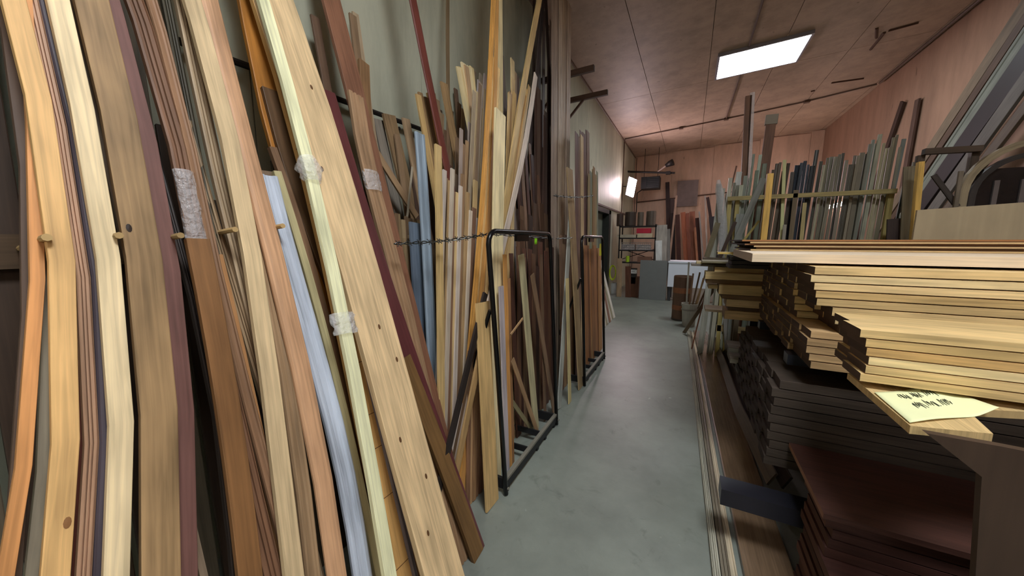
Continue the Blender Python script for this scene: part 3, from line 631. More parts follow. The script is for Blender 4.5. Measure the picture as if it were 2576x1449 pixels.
# ================================================================== RIGHT: STACKED BOARDS
def pboard(x0, x1, y0, y1, z0, z1, col, label=None, group=None, name='board', cat='board', mats=None, ends=None, parent=None, prof='flat'):
    """board lying along X; front face towards the camera (-Y)"""
    c = Vector((x0, (y0+y1)/2, (z0+z1)/2))
    if mats is None: mats = [wood(col), wood(ends or [q*.5 for q in col], rough=.85, contrast=1.2, name='end_grain')]
    me, b = sweep([Vector((x0, y0, c.z)), Vector((x1, y0, c.z))], z1-z0, y1-y0, 'flat', mats, Vector((0, 0, -1)), 0, name)
    o = link(name, me, parent, b); return tag(o, label, cat if parent is None else None, group)

YEL = [(226,196,142), (216,184,128), (230,204,152), (212,178,120), (222,190,134)]
DKE = (84, 64, 50)  # end-grain brown, darkened for the shade on aisle-facing ends
def rows(n0, n1): return range(n0, n1)
# pile 1: the main stack, ends towards the aisle
starts = [.52,.515,.50,.50,.505,.60,.585,.54,.515,.51,.505,.49,.495]
zz = .925; r = 0; edges = [.925]
hts = [.036,.034,.035,.036,.034,.037,.035,.042,.035,.034,.034,.034,.036]
for h in hts: edges.append(edges[-1]+h)
for i, h in enumerate(hts):
    z0 = edges[i]; z1 = z0+h-.0035
    for j in range(8):
        y0 = 1.95+j*.152; xs = starts[i]+random.uniform(-.007, .007)-(.0 if j < 2 else min(starts[i]-.5, .08))
        if i == 7 and j == 0: xs += .03
        if j == 0:
            lab = f'blonde board facing the camera in the big stack, {ORD[12-i] if i < 12 else "first"} row from the top'; g = None
            if i < 5: lab = f'blonde board low in the big stack front, {ORD[i]} row from the bottom'
        else: lab = f'brown board end in the big blonde stack, {ORD[12-i]} row down, {ORD[j]} column from the front'; g = 'board ends in the big blonde stack'
        pboard(xs, 2.9, y0, y0+.148, z0, z1, YEL[(i*2+j) % 5] if i > 4 else (190,156,112), lab, g, ends=DKE)  # lowest rows browner: weaker light there put into the board colour
# pile 2: nearer, lower bundle to the right
for i in range(6):
    z0 = 1.052+i*.0285
    for j in range(2):
        xs = .515+[.0,.004,.012,.006,.0,-.012][i]+random.uniform(-.006, .006)+(.02 if j else 0)
        lab = f'honey-blonde board of the nearest low bundle, {ORD[5-i]} from its top' if j == 0 else f'board end in the back column of the nearest low bundle, {ORD[5-i]} down'
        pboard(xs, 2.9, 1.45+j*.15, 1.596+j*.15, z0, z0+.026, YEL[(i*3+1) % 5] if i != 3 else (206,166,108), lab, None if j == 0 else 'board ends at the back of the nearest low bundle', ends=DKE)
npk = empty('plank', (.53, 1.2, 1.03)); tag(npk, 'short splintered plank end lying under the handwritten note', 'plank')
me = mesh_from('body', [Vector(v) for v in ((0,0,-.022),(.16,.04,-.022),(.19,.2,-.022),(.9,.45,-.022),(.9,.62,-.022),(.0,.4,-.022),(0,0,0),(.16,.04,0),(.19,.2,0),(.9,.45,0),(.9,.62,0),(.0,.4,0))],
   [[5,4,3,2,1,0],[6,7,8,9,10,11],[0,1,7,6],[1,2,8,7],[2,3,9,8],[3,4,10,9],[4,5,11,10],[5,0,6,11]], [wood((206,176,124), name='wood')], uvs=[[(0,0),(1,0),(1,.2),(0,.2),(0,0),(0,0)]]*2+[[(0,0),(.2,0),(.2,.02),(0,.02)]]*6)
link('body', me, npk)
# the note
def note():
    q = [P(2200,982,Z=1.04), P(2375,975,Z=1.04), P(2512,1035,Z=1.04), P(2290,1058,Z=1.04)]
    V = []; F = []; UV = []; n = 14
    o = q[0]
    for i in range(n+1):
        for j in range(n+1):
            u, v = i/n, j/n
            p = (q[0]*(1-u)+q[1]*u)*(1-v)+(q[3]*(1-u)+q[2]*u)*v
            p = p.copy(); p.z = 1.034+.016*math.exp(-((u-.72)/.2)**2)*(1-v)**1.2+.018*max(0, u-.75)*4*v+.003*math.sin(6*u)*(v)
            V.append(p-o)
    for i in range(n):
        for j in range(n):
            a = i*(n+1)+j; F.append([a, a+n+1, a+n+2, a+1]); UV.append([(0,0)]*4)
    me = mesh_from('paper_note', V, F, [plain((226,228,178), .8, name='pale_yellow_paper', var=.04)], uvs=UV, smooth=True)
    ob = link('paper_note', me, None, o); m = ob.modifiers.new('thickness', 'SOLIDIFY'); m.thickness = .0006
    tag(ob, 'pale yellow paper note with two handwritten lines lying on the plank end', 'note')
    def at(u, v):
        i = min(int(u*n), n-1); j = min(int(v*n), n-1); fu, fv = u*n-i, v*n-j; g = lambda a, b: V[a*(n+1)+b]
        return (g(i,j)*(1-fu)+g(i+1,j)*fu)*(1-fv)+(g(i,j+1)*(1-fu)+g(i+1,j+1)*fu)*fv+Vector((0,0,.0012))
    mb = MB(); rr = random.Random(4)
    for (u0, v0, L, nw) in ((.24, .2, .5, 3), (.26, .52, .5, 3)):
        for k in range(nw):
            us = u0+k*L/nw; pts = []
            for s in range(15):
                f = s/14; pts.append(at(us+f*L/nw*.72+.008*rr.uniform(-1, 1), v0+.14*math.sin(s*1.9+k)*rr.uniform(.5, 1)+.04*f))
            mb.tube(pts, .00085, 4)
    mb.build('handwriting', plain((40,52,40), .6, name='ink'), ob)
note()
# slab and thin sheets on top
sl = [pboard(.275, 2.9, 2.05, 2.9, 1.393, 1.436, (226,202,158), 'long pale cream slab lying across the top of the big stack', name='slab', ends=(190,170,150), mats=[wood((228,206,176), contrast=.5), wood((205,186,166), name='end_grain')])]
for i, (x0, zt, c) in enumerate(((.33,1.446,(190,160,112)), (.36,1.457,(128,92,62)), (.345,1.468,(196,164,118)), (.30,1.479,(140,98,66)), (.325,1.490,(206,172,122)), (.285,1.502,(158,108,66)))):
    pboard(x0, 2.9, 2.55+.02*(i % 2), 3.42, zt-.0095, zt, c, f'thin {"brown" if c[0]<170 else "tan"} sheet on top of the cream slab, {ORD[5-i]} down from the top', name='sheet', cat='sheet', ends=(60,48,40))
for i in range(3): pboard(.262+.012*(i%2), .5, 2.93, 3.2, 1.30+.03*i-.002, 1.326+.03*i-.002, (50,42,38), f'black-ended block beneath the slab at the far corner, {ORD[2-i]} from top', name='spacer_block', cat='spacer', ends=(34,30,30))
pboard(.19, .43, 3.05, 3.2, 1.395, 1.409, (210,176,96), 'thin yellow batten end poking out left of the cream slab', name='batten', cat='batten')
# pile 6: mixed boards sticking out further back, into the aisle
for (x0, z0, z1, y0, c, l) in ((.10,1.309,1.325,3.35,(150,140,110),'thin grey-tan batten, topmost of the ragged stack by the white bench'), (.06,1.291,1.308,3.5,(196,176,130),'thin pale batten second in the ragged stack by the white bench'), (.02,1.273,1.290,3.45,(120,110,100),'dark thin strip poking farthest into the aisle'),
      (.20,1.232,1.272,3.42,(228,202,150),'pale board end sticking out above the ragged stack'), (.13,1.175,1.231,3.32,(226,196,140),'long pale board with bright face in the ragged stack'), (.14,1.139,1.174,3.34,(120,92,62),'thin brown board under the bright long one'),
      (.235,1.056,1.138,3.3,(224,192,136),'thick blonde beam end in the ragged stack'), (.165,1.078,1.116,3.46,(214,186,134),'short pale board behind the thick blonde beam'), (.26,1.021,1.055,3.3,(130,100,70),'brown board under the thick blonde beam'),
      (.295,.958,1.02,3.3,(222,190,144),'pale board third from the bottom of the ragged stack'), (.31,.927,.957,3.32,(96,74,56),'dark brown board low in the ragged stack'), (.29,.852,.926,3.3,(224,188,138),'pinkish-blonde board at the bottom of the ragged stack'),
      (.16,.852,.875,3.58,(190,170,140),'narrow pale board end in the shade left of the ragged stack'), (.33,.592,.632,3.235,(150,144,132),'dim grey board end below the ragged stack, upper of two'), (.35,.503,.54,3.235,(160,154,140),'dim grey board end below the ragged stack, lower of two')):
    pboard(x0, 1.9, y0, y0+.24, z0, z1, c, l, ends=[q*.7 for q in c])
# cantilever storage rack carrying the piles
cr = empty('cantilever_rack', (1.7, 2.6, 0)); tag(cr, 'dark steel cantilever rack holding the board piles right of the aisle', 'storage rack')
M_arm = plain((40, 40, 48), .35, .3, name='blue_black_steel')

for yy in (2.2, 3.0):
    MB().box((-1.22, yy-2.64, .868), (1.2, yy-2.56, .92)).build('arm', M_arm, cr)
    MB().box((-1.25, yy-2.64, .335), (1.2, yy-2.56, .385)).build('arm', M_arm, cr)
MB().box((-1.495, 1.79-2.6, .245), (1.2, 1.90-2.6, .325)).build('arm', M_arm, cr)
for yy in (.78, 1.02): MB().box((-1.22, yy, .79), (1.2, yy+.08, .850)).build('arm', M_arm, cr)
MB().box((-1.2, .70, .44), (1.2, .76, .501)).build('arm', M_arm, cr)
MB().box((-1.1, .72, .543), (.9, .75, .590)).build('spacer', M_arm, cr)
for yy in (1.79, 2.16, 2.96, 3.6): MB().box((.9, yy-2.6, 0), (.98, yy-2.6+.08, .93)).build('upright', M_arm, cr)
MB().box((-1.05, -.8, 0), (-.98, -.72, .25)).build('upright', M_arm, cr)
MB().box((-1.1, .42, 0), (-1.03, .5, .34)).build('upright', M_arm, cr)
# pile 4: grey-brown boards on the lower arms, colour darkened for the deep shade
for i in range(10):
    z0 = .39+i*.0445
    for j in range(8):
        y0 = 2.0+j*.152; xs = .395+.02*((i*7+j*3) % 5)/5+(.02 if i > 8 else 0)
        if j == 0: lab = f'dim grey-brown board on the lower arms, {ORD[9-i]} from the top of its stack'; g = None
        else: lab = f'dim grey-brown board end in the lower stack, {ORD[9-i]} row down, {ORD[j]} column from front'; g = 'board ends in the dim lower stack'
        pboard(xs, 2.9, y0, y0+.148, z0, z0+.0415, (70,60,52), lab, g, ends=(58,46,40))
for z0, l in ((.405,'upper'), (.375,'lower')): pass
# pile 5: red-brown panels low down, deep shade also put into their colour
for i in range(13):
    z0 = .006+i*.0385; near = 1.30 if i < 9 else 1.52
    lab = f'red-brown panel low on the right, {ORD[13-i]} from the top of its pile'
    pboard(.50+.03*((i*5) % 4)/4, 2.9, near, 1.775, z0, z0+.0365, (68,42,36), lab, None, name='panel_board', cat='panel', ends=(92,62,50))
pboard(.485, 2.9, 1.50, 2.0-.01, .51, .532, (70,44,37), 'top red-brown sheet with a pale edge over the low pile', name='panel_board', cat='panel', ends=(150,110,90))  # end faces paler than the sheet
# tall brown sheet at the right edge
V = [P(2330,1090,Y=1.17), P(2470,1200,Y=1.17), P(2540,1500,Y=1.17)]; V[2].z = .005
V = [V[0], V[1], V[2], Vector((1.5, 1.17, .005)), Vector((1.5, 1.17, 1.0)), P(2330,1085,Y=1.17)+Vector((.12, 0, 0))]
V[5].z = V[0].z; b0 = V[2].copy(); n = 6
VV = [v-b0 for v in V]+[v-b0+Vector((0,.02,0)) for v in V]
me = mesh_from('sheet', VV, [list(range(n)), [n+i for i in range(n)][::-1]]+[[(i+1) % n, i, n+i, n+(i+1) % n] for i in range(n)], [wood((68,52,41), contrast=.6, grain=.4)], uvs=[[(v.x, v.z) for v in V]]*2+[[(0,0),(.1,0),(.1,.02),(0,.02)]]*n)
tag(link('sheet', me, None, b0), 'brown slanting-edged sheet standing at the right edge below the note', 'sheet')

# ---------------------------------------------------------------- floor mouldings
for i, (dx, c, pr, l) in enumerate(((0, (176,172,154), 'ribbed', 'pale grooved moulding lying on the concrete along the aisle, outermost'), (.036, (132,122,104), 'channel', 'grey-brown channelled moulding on the floor beside the outermost one'), (.07, (190,176,150), 'casing', 'beige moulding on the floor touching the glossy brown panel'))):
    me, b = sweep([(.055+dx, 6.4-.1*i, .024), (.125+dx, 4.1, .024), (.19+dx, 1.9, .024), (.225+dx, .7, .024)], .032, .022, pr, wm(c, rough=.35), Vector((-1, 0, 0)), 0, 'floor_moulding')
    tag(link('floor_moulding', me, None, b), l, 'moulding')
me, b = sweep([(.235, 6.3, .03), (.33, 4.1, .03), (.40, 1.9, .03), (.44, .7, .03)], .20, .028, 'flat', [wood((120,98,76), rough=.22, contrast=.8, spec=.7), wood((80,60,50))], Vector((-1, 0, 0)), 0, 'floor_board')
tag(link('floor_board', me, None, b), 'glossy brown board lying along the aisle beside the floor mouldings', 'board')
for i, (x0, x1, l, c) in enumerate(((.36, .53, 'dark warped strip standing on edge along the foot of the rack, outer', (92,78,64)), (.42, .60, 'dark warped strip along the foot of the rack, inner', (64,52,44)))):
    me, b = sweep([(x0, 6.0-.3*i, .10), (x0+.05, 4.6, .11), (x0+.08, 3.3, .10), (x1-.02, 2.35, .11)], .09, .012, 'flat', wm(c, rough=.35), Vector((-.5, 0, -1)), 0, 'wood_strip')
    tag(link('wood_strip', me, None, b), l, 'wood strip')

# ================================================================== UPRIGHT STOCK RACK AT THE BACK RIGHT
M_ply = wood((198, 182, 120), name='rail_wood'); 
rk = empty('stock_rack', (1.1, 4.95, 0)); tag(rk, 'olive-tan wooden frame rack with a long rail holding upright grey strips', 'stock rack')
def pc(name, a, b, w_, t_, col, parent, side=(0, 0, 1), prof='flat'):
    base = Vector(parent.location); me, bb = sweep([a, b], w_, t_, prof, wm(col), Vector(side), 0, name); return link(name, me, parent, bb-base)
pc('rail', (.36, 4.93, 1.985), (1.80, 4.93, 1.985), .045, -.04, (176,158,104), rk, side=(0, 0, -1))
for xx in (.39, .47, 1.79): pc('post', (xx, 4.97, 0), (xx, 4.97, 2.0), .045, .045, (176,160,100), rk, side=(1, 0, 0))
pc('rail', (.36, 4.97, .4), (1.80, 4.97, .4), .08, .03, (150,130,90), rk, side=(0, 0, -1))
tops = [(1800,470),(1830,462),(1860,460),(1885,455),(1895,404),(1924,402),(1935,440),(1950,420),(1975,405),(2000,425),(2008,396),(2030,392),(2060,392),(2100,384),(2140,390),(2190,376),(2215,352),(2250,348),(2275,340),(2285,420),(2320,425)]
cols = [(1800,(150,150,140)),(1850,(140,136,120)),(1890,(126,136,116)),(1925,(120,128,112)),(1945,(88,76,62)),(2003,(84,72,60)),(2006,(34,40,50)),(2028,(40,46,56)),(2060,(66,66,62)),(2075,(128,124,104)),(2120,(104,98,86)),(2170,(110,102,86)),(2205,(116,124,116)),(2225,(136,128,104)),(2262,(120,112,92)),(2280,(104,116,114)),(2320,(130,120,96))]
def interp(tab, x):
    for (a, va), (b, vb) in zip(tab, tab[1:]):
        if a <= x <= b:
            f = (x-a)/(b-a) if b > a else 0
            return tuple(p*(1-f)+q*f for p, q in zip(va, vb)) if isinstance(va, tuple) else va*(1-f)+vb*f
    return tab[-1][1]
x = 1806.; i = 0
while x < 2318:
    wpx = random.choice((7, 8, 9, 11, 13)); xc = x+wpx/2
    yt = interp(tops, xc)+random.choice((-14, -4, 0, 3, 8, 14, 24))+random.uniform(-3, 3); c = interp(cols, xc); j = random.uniform(.88, 1.34); c = tuple(min(q*j, 255) for q in c)
    yy = 5.02+.03*(i % 3); t = P(xc, yt, Y=yy); w_ = pxw(xc, 500, wpx*.94, lambda a, b: P(a, b, Y=yy))
    mats = [plain(c, .35, name='painted_strip', var=.1) if i % 2 else wood(c, rough=.5), wood(c, rough=.8)]
    bm_, bb = sweep([(t.x-random.uniform(.02, .05)*t.z, yy, .004), (t.x, yy+.0, t.z)], w_, .018, random.choice(('flat','casing','ribbed','round')), mats, Vector((1, 0, 0)), 0, 'stock_strip')
    shade = 'black-blue' if 2004 < xc < 2034 else ('dark' if sum(c) < 280 else ('pale grey' if sum(c) > 390 else 'grey-olive'))
    tag(link('stock_strip', bm_, None, bb), f'{shade} upright strip in the long back row, {nth(i+1)} counting from the left', 'strip', 'strips standing in the back row')
    x += wpx; i += 1
def up(label, x0, y0, x1, y1, wpx, Y, col, name='board', cat='board', t=.02, prof='flat', tofloor=True, group=None, mats=None, toz=None):
    a = P(x0, y0, Y=Y); b = P(x1, y1, Y=Y); w_ = pxw(x1, y1, wpx, lambda p, q: P(p, q, Y=Y))
    if a.z > b.z: a, b = b, a
    if not tofloor and toz: d = b-a; a = a-d*((a.z-toz)/d.z)
    if tofloor:
        d = b-a; a = a-d*((a.z-.004)/d.z)
    me, bb = sweep([a, b], w_, t, prof, mats or wm(col), Vector((1, 0, 0)), 0, name)
    return tag(link(name, me, None, bb), label, cat, group), a, b
for (l, x0, y0, x1, y1, w_, c) in (
  ('shorter cream batten in front of the black-blue strips', 2025, 510, 2017, 595, 10, (176,160,110)),
  ('short tan board in front of the dark strips left of the black-blue ones', 2003, 478, 1990, 595, 12, (120,104,80)),
  ('short grey strip in front of brown strips beneath the rail', 1975, 565, 1972, 596, 9, (150,144,130)),
  ('slanted grey plank crossing left of the yellow post', 1921, 448, 1838, 640, 16, (128,130,122)),
  ('short pale grey board leaning behind the slanted plank', 1862, 538, 1856, 620, 20, (150,152,144)),
  ('dark brown batten slanting left under the rail', 1850, 558, 1815, 640, 9, (60,44,34)),
  ('olive batten slanting left beside the wrapped strips', 1806, 560, 1780, 640, 14, (120,110,84)),
  ('thin olive batten slanting right behind the near yellow post', 1910, 555, 1875, 600, 6, (160,146,84))):
    Y = 4.86 if 'rail' not in l else 4.80
    up(l, x0, y0, x1, y1, w_, Y, c, t=.012, tofloor=True) if False else up(l, x0, y0, x1, y1, w_, {1921: 4.82, 1862: 4.885, 1850: 4.78, 1806: 4.88, 1910: 4.72}.get(x0, 4.89), c, t=.012, tofloor=(x0 not in (1850, 1910, 1921, 1806)), toz=1.292)
tb_ = empty('trestle_table', (.55, 4.77, 0)); tag(tb_, 'dim high trestle table behind the ragged stack, carrying slanted battens', 'table')
MB().box((-.40, -.12, 1.25), (.28, .13, 1.29)).build('table_top', wood((96, 84, 66), name='wood'), tb_)
for a_ in (-.04, .22):
    for b_ in (-.11, .07): MB().box((a_, b_, 0), (a_+.045, b_+.045, 1.25)).build('leg', wood((96, 84, 66), name='wood'), tb_)
up('wide beige-grey panel standing left of the far yellow post', 2292, 418, 2283, 596, 34, 4.62, (136,124,98), t=.02, name='panel_board', cat='panel')
up('small dark brown panel low at the right end of the back row', 2252, 550, 2250, 600, 38, 4.7, (70,56,50), t=.02, name='panel_board', cat='panel')
up('bright yellow post standing in front of the upright strips', 1939, 436, 1922, 597, 16, 4.35, (238,192,102), name='post', cat='post', t=.05)
up('bright yellow post at the right, beside the beige upright panel', 2320, 406, 2302, 596, 15, 4.35, (238,192,102), name='post', cat='post', t=.05)
o, a, b = up('tallest brown post with plastic wrap over its top', 1884, 240, 1871, 480, 16, 5.28, (128,90,66), name='post', cat='post', t=.06)
me, bb = sweep([b-(b-a)*.33+Vector((.045,0,0)), b+Vector((.035,0,.03))], .05, .03, 'flat', [film(), film()], Vector((1,0,0)), 0, 'plastic_wrap'); link('plastic_wrap', me, o, bb-o.location)
o, a, b = up('second brown post with chipped pale top right of the tallest one', 1943, 292, 1916, 480, 24, 5.36, (118,84,64), name='post', cat='post', t=.05)
me, bb = sweep([b-(b-a)*.03+Vector((.0,-.005,0)), b+Vector((.0,-.005,.02))], .125, .055, 'flat', [plain((150,140,124), .6, name='splinters')]*2, Vector((1,0,0)), 0, 'chipped_top'); link('chipped_top', me, o, bb-o.location)
def plastic(label, pts, Y, w_):
    q = [P(x, y, Y=Y) for x, y in pts]; V = []; F = []; R = 10
    base = q[-1]
    for i, p in enumerate(q):
        for j in range(R):
            th = 2*math.pi*j/R; rr = 1+random.uniform(-.2, .2); s = (.35 if i in (0,) else 1)
            V.append(p-base+Vector((w_/2*math.cos(th)*rr*s, .03*math.sin(th)*rr*s, random.uniform(-.01, .01))))
    for i in range(len(q)-1):
        for j in range(R): F.append([i*R+j, i*R+(j+1) % R, (i+1)*R+(j+1) % R, (i+1)*R+j])
    me = mesh_from('plastic_sleeve', V, F, [film()], uvs=[[(0,0)]*4]*len(F), smooth=True)
    return tag(link('plastic_sleeve', me, None, base), label, 'plastic sleeve')
q = [(1808,452),(1810,480),(1813,520),(1818,560),(1818,600),(1817,640)]
plastic('strips sleeved in shiny clear plastic at the left end of the back row', q, 4.94, .10)
up('grey strips bundle inside the clear plastic sleeve', 1808, 462, 1817, 640, 12, 4.93, (150,146,138), t=.012, name='board')
up('white-capped board end behind the rail left of the tallest brown post', 1860, 432, 1852, 480, 14, 5.17, (196,196,190))
up('thin brown rod tilted behind the white-capped board', 1853, 417, 1840, 470, 4, 5.21, (120,76,54), t=.008, name='rod', cat='rod')
up('white-topped strip with tape between the brown posts and black-blue strips', 1974, 402, 1970, 500, 9, 4.99, (206,206,150), t=.01)
# beige sheet resting on the thin sheets
a = P(2310, 530, Y=3.35)
V = [(a.x, 3.36, 1.503), (2.9, 3.36, 1.503), (2.9, 3.36, 1.80), (a.x, 3.36, 1.70)]
VV = [Vector(v)-Vector(V[0]) for v in V]+[Vector(v)-Vector(V[0])+Vector((0,.02,0)) for v in V]
me = mesh_from('sheet', VV, [[0,1,2,3],[7,6,5,4],[1,0,4,5],[2,1,5,6],[3,2,6,7],[0,3,7,4]], [wood((158,144,116), contrast=.4, grain=.3)], uvs=[[(0,0),(1,0),(1,.3),(0,.3)]]*6)
tag(link('sheet', me, None, V[0]), 'grey-beige plywood sheet on edge at the right, above the stack', 'sheet')

# ---------------------------------------------------------------- right side: long leaning boards and arched frames
def wallboard(label, p0, p1, wpx, X, col, t=.03, prof='flat', zt=None, mats=None):
    fn = lambda x, y: P(x, y, X=X); a = fn(*p0); b = fn(*p1); w_ = pxw(p0[0], p0[1], wpx, lambda x, y: fn(x, y))*.75
    d = b-a; a2 = a-d*((a.z-.02)/d.z); b2 = a+d*(((zt or 4.45)-a.z)/d.z)
    me, bb = sweep([a2, b2], w_, t, prof, mats or wm(col), Vector((0, -1, 0)), 0, 'board')
    return tag(link('board', me, None, bb), label, 'board')
wallboard('long grey-tan board leaning steeply across the right corner, uppermost', (2340,372), (2560,35), 22, 3.0, (128,112,92))
wallboard('narrow brown board right under the uppermost leaning one', (2352,385), (2566,62), 16, 2.96, (96,76,62))
wallboard('grey-green long board of the leaning group at the right', (2345,430), (2552,122), 28, 2.90, (126,132,120), prof='casing')
wallboard('wide black strip for the dark gap between leaning boards, right edge', (2330,492), (2553,175), 36, 2.84, (22,22,24), mats=[plain((22,22,25), .5, name='black_gap_strip')]*2)  # solid black strip stands in for the dark gap between boards
wallboard('grey weathered board right of the black leaning one', (2385,470), (2548,240), 30, 2.76, (116,112,104))
wallboard('tan-grey board lowest of the leaning group at the right edge', (2400,500), (2552,300), 22, 2.70, (112,98,82))
def arch(label, cx, cz, R, wd, th, Y, col, legz=0.004):
    pts = [Vector((cx-R, Y, legz)), Vector((cx-R, Y, cz*.5))]
    for i in range(17):
        a = math.pi-math.pi*i/16; pts.append(Vector((cx+R*math.cos(a), Y, cz+R*math.sin(a))))
    pts += [Vector((cx+R, Y, cz*.5)), Vector((cx+R, Y, legz))]
    V = []; F = []; UV = []; base = pts[0].copy()
    for i, p in enumerate(pts):
        d = (pts[min(i+1, len(pts)-1)]-pts[max(i-1, 0)]).normalized(); nn = Vector((-d.z, 0, d.x))
        for a, b in ((0,0),(wd,0),(wd,th),(0,th)): V.append(p-base-nn*0+nn*(-a)*1+Vector((0, b, 0)))
    for i in range(len(pts)-1):
        for j in range(4): F.append([i*4+j, i*4+(j+1) % 4, (i+1)*4+(j+1) % 4, (i+1)*4+j]); UV.append([(j*.05, i*.1), (j*.05+.05, i*.1), (j*.05+.05, i*.1+.1), (j*.05, i*.1+.1)])
    F.append([3,2,1,0]); F.append([len(V)-4+i for i in range(4)]); UV += [[(0,0)]*4]*2
    me = mesh_from('arched_frame', V, F, [wood(col)], uvs=UV)
    bm = bmesh.new(); bm.from_mesh(me); bmesh.ops.recalc_face_normals(bm, faces=bm.faces); bm.to_mesh(me); bm.free()
    t = link('arched_frame', me, None, base)
    tag(t, label, 'arched frame'); return t
ar = arch('large beige arched frame standing at the right edge', 2.47, 1.90, .42, .05, .05, 4.5, (156,140,112))
a2 = arch('dark arched frame nested inside the large beige one', 2.47, 1.88, .34, .04, .05, 4.55, (64,58,54))
MB().box((-.0, .05, 1.0), (.68, .06, 2.1)).build('pane', plain((30,26,26), .15, name='dark_glass', var=.3), a2)
for xx in (.15, .3, .45): MB().box((xx, .035, 1.0), (xx+.03, .05, 2.0)).build('glazing_bar', plain((110,100,96), .4, name='bar_grey'), a2)
o1 = stick('beam', P(2318, 384, Y=4.7), P(2462, 376, Y=4.7), .05, -.06, wm((92,76,62)), 'brown beam reaching across to the top of the arched frame', 'beam', side=(0, 0, -1))
for fx in (.02, .97):
    me, bb = sweep([(P(2318, 384, Y=4.7).lerp(P(2462, 376, Y=4.7), fx).x, 4.7, .004), (P(2318, 384, Y=4.7).lerp(P(2462, 376, Y=4.7), fx).x, 4.7, 2.28)], .05, .05, 'flat', wm((80,66,54)), Vector((1,0,0)), 0, 'post'); link('post', me, o1, bb-o1.location)
up('pale curved offcut leaning beside the arched frame', 2420, 430, 2404, 530, 12, 4.36, (120,108,92))
up('dark batten crossing diagonally behind the yellow post', 2350, 440, 2410, 520, 16, 4.42, (70,62,56), tofloor=False, t=.015)
for l, p0, p1, w_ in (('dark brown board leaning on the right wall above the row, left of the pair', (2268,256), (2238,345), 20), ('brown board with ragged side leaning on the right wall, right of the pair', (2306,250), (2291,335), 14)):
    fn = lambda x, y: P(x, y, X=3.14); a = fn(*p1); b = fn(*p0); d = b-a; a2_ = a-d*((a.z-.004)/d.z)
    me, bb = sweep([a2_, b], .12, .03, 'flat', wm((72,54,46) if w_ == 20 else (96,74,64)), Vector((0, -1, 0)), 0, 'board'); tag(link('board', me, None, bb), l, 'board')

# ================================================================== FAR END
def zrow(py, Y=9.5, x=1600): return P(x, py, Y=Y).z
sx0, sx1, sy0, sy1 = -1.69, -.78, 9.5, 9.95
sh = empty('shelf_unit', (sx0, sy0, 0)); tag(sh, 'black steel shelf unit with bins and baskets at the far end of the aisle', 'shelf unit')
M_shf = plain((36, 32, 32), .5, .2, name='shelf_black')
shz = [P(1600, p, Y=9.5).z for p in (568, 598, 629, 660)]
for xx in (0, sx1-sx0-.03):
    for yy in (0, sy1-sy0-.03): MB().box((xx, yy, 0), (xx+.03, yy+.03, 1.9)).build('post', M_shf, sh)
for z in shz: MB().box((0, 0, z-.03), (sx1-sx0, sy1-sy0, z)).build('shelf', M_shf, sh)
MB().tube([(.03, .44, .98), (.85, .44, 1.26)], .01, 5).build('brace', M_shf, sh)
MB().tube([(.03, .44, 1.26), (.85, .44, .98)], .01, 5).build('brace', M_shf, sh)
def far(name, x0, x1, y0, y1, dY, mat, label, cat, Y=9.5, z0=None, lathe=False):
    a = P(x0, y1, Y=Y); b = P(x1, y0, Y=Y); zb = a.z if z0 is None else z0
    if lathe:
        r = (b.x-a.x)/2
        o = MB().lathe([(0, 0), (r*.96, 0), (r, .02), (r, (b.z-zb)-.02), (r*.97, b.z-zb), (r*.9, b.z-zb), (r*.88, (b.z-zb)*.3), (0, (b.z-zb)*.3)], 16).build(name, mat, None, smooth=False); o.location = ((a.x+b.x)/2, Y+r+.01, zb)
        return tag(o, label, cat)
    return block(name, (a.x, Y, zb), (b.x, Y+dY, b.z), mat, label, cat)
zt = shz[0]+.001
far('bin', 1549, 1567, 537, 566, .3, plain((70,52,44), .5, name='dark_brown_plastic'), 'dark brown bin, leftmost on top of the shelf unit', 'bin', z0=zt, lathe=True)
far('bin', 1569, 1599, 532, 566, .3, plain((64,52,44), .5, name='olive_brown_plastic'), 'widest olive-brown bin on top of the shelf unit', 'bin', z0=zt, lathe=True)
far('bin', 1602, 1619, 533, 566, .3, plain((96,84,72), .5, name='grey_brown_plastic'), 'slim grey-brown bin on top of the shelf unit', 'bin', z0=zt, lathe=True)
far('bin', 1623, 1650, 530, 566, .3, plain((84,72,62), .5, name='brown_plastic'), 'rightmost brown bin on top of the shelf unit', 'bin', z0=zt, lathe=True)
far('tray', 1552, 1600, 590, 597, .3, plain((170,160,140), .5, name='tray_beige'), 'flat beige tray on the second shelf, left', 'tray', z0=shz[1]+.001)
far('tray', 1603, 1641, 587, 597, .3, plain((196,180,150), .5, name='tray_cream'), 'flat cream tray on the second shelf, right', 'tray', z0=shz[1]+.001)
far('carton', 1601, 1637, 574, 584, .2, plain((176,36,56), .5, name='red_card'), 'flat red carton lying high on the second shelf', 'carton', z0=P(1600,587,Y=9.5).z+.002)
M_bask = plain((150,146,144), .4, .3, name='basket_wire')
for x0, x1, l in ((1563, 1597, 'left grey wire basket on the third shelf'), (1600, 1637, 'right grey wire basket on the third shelf')):
    a = P(x0, 628, Y=9.52); b = P(x1, 611, Y=9.52); t = empty('basket', (a.x, 9.52, shz[2]+.003)); tag(t, l, 'basket')
    W, Hh, Dd = b.x-a.x, b.z-a.z, .3
    for k in range(4): MB().tube([(0, 0, .005+Hh*k/3), (W, 0, .005+Hh*k/3), (W, Dd, .005+Hh*k/3), (0, Dd, .005+Hh*k/3)], .006, 5, closed=True).build('hoop_wire', M_bask, t)
    for k in range(8): MB().tube([(W*k/7, 0, .005), (W*k/7, 0, Hh+.005)], .005, 5).build('upright_wire', M_bask, t)
    MB().box((.01, .01, .01), (W-.01, Dd-.01, Hh*.8)).build('contents', plain((176,164,160), .6, name='pale_goods', var=.4, scale=20), t)
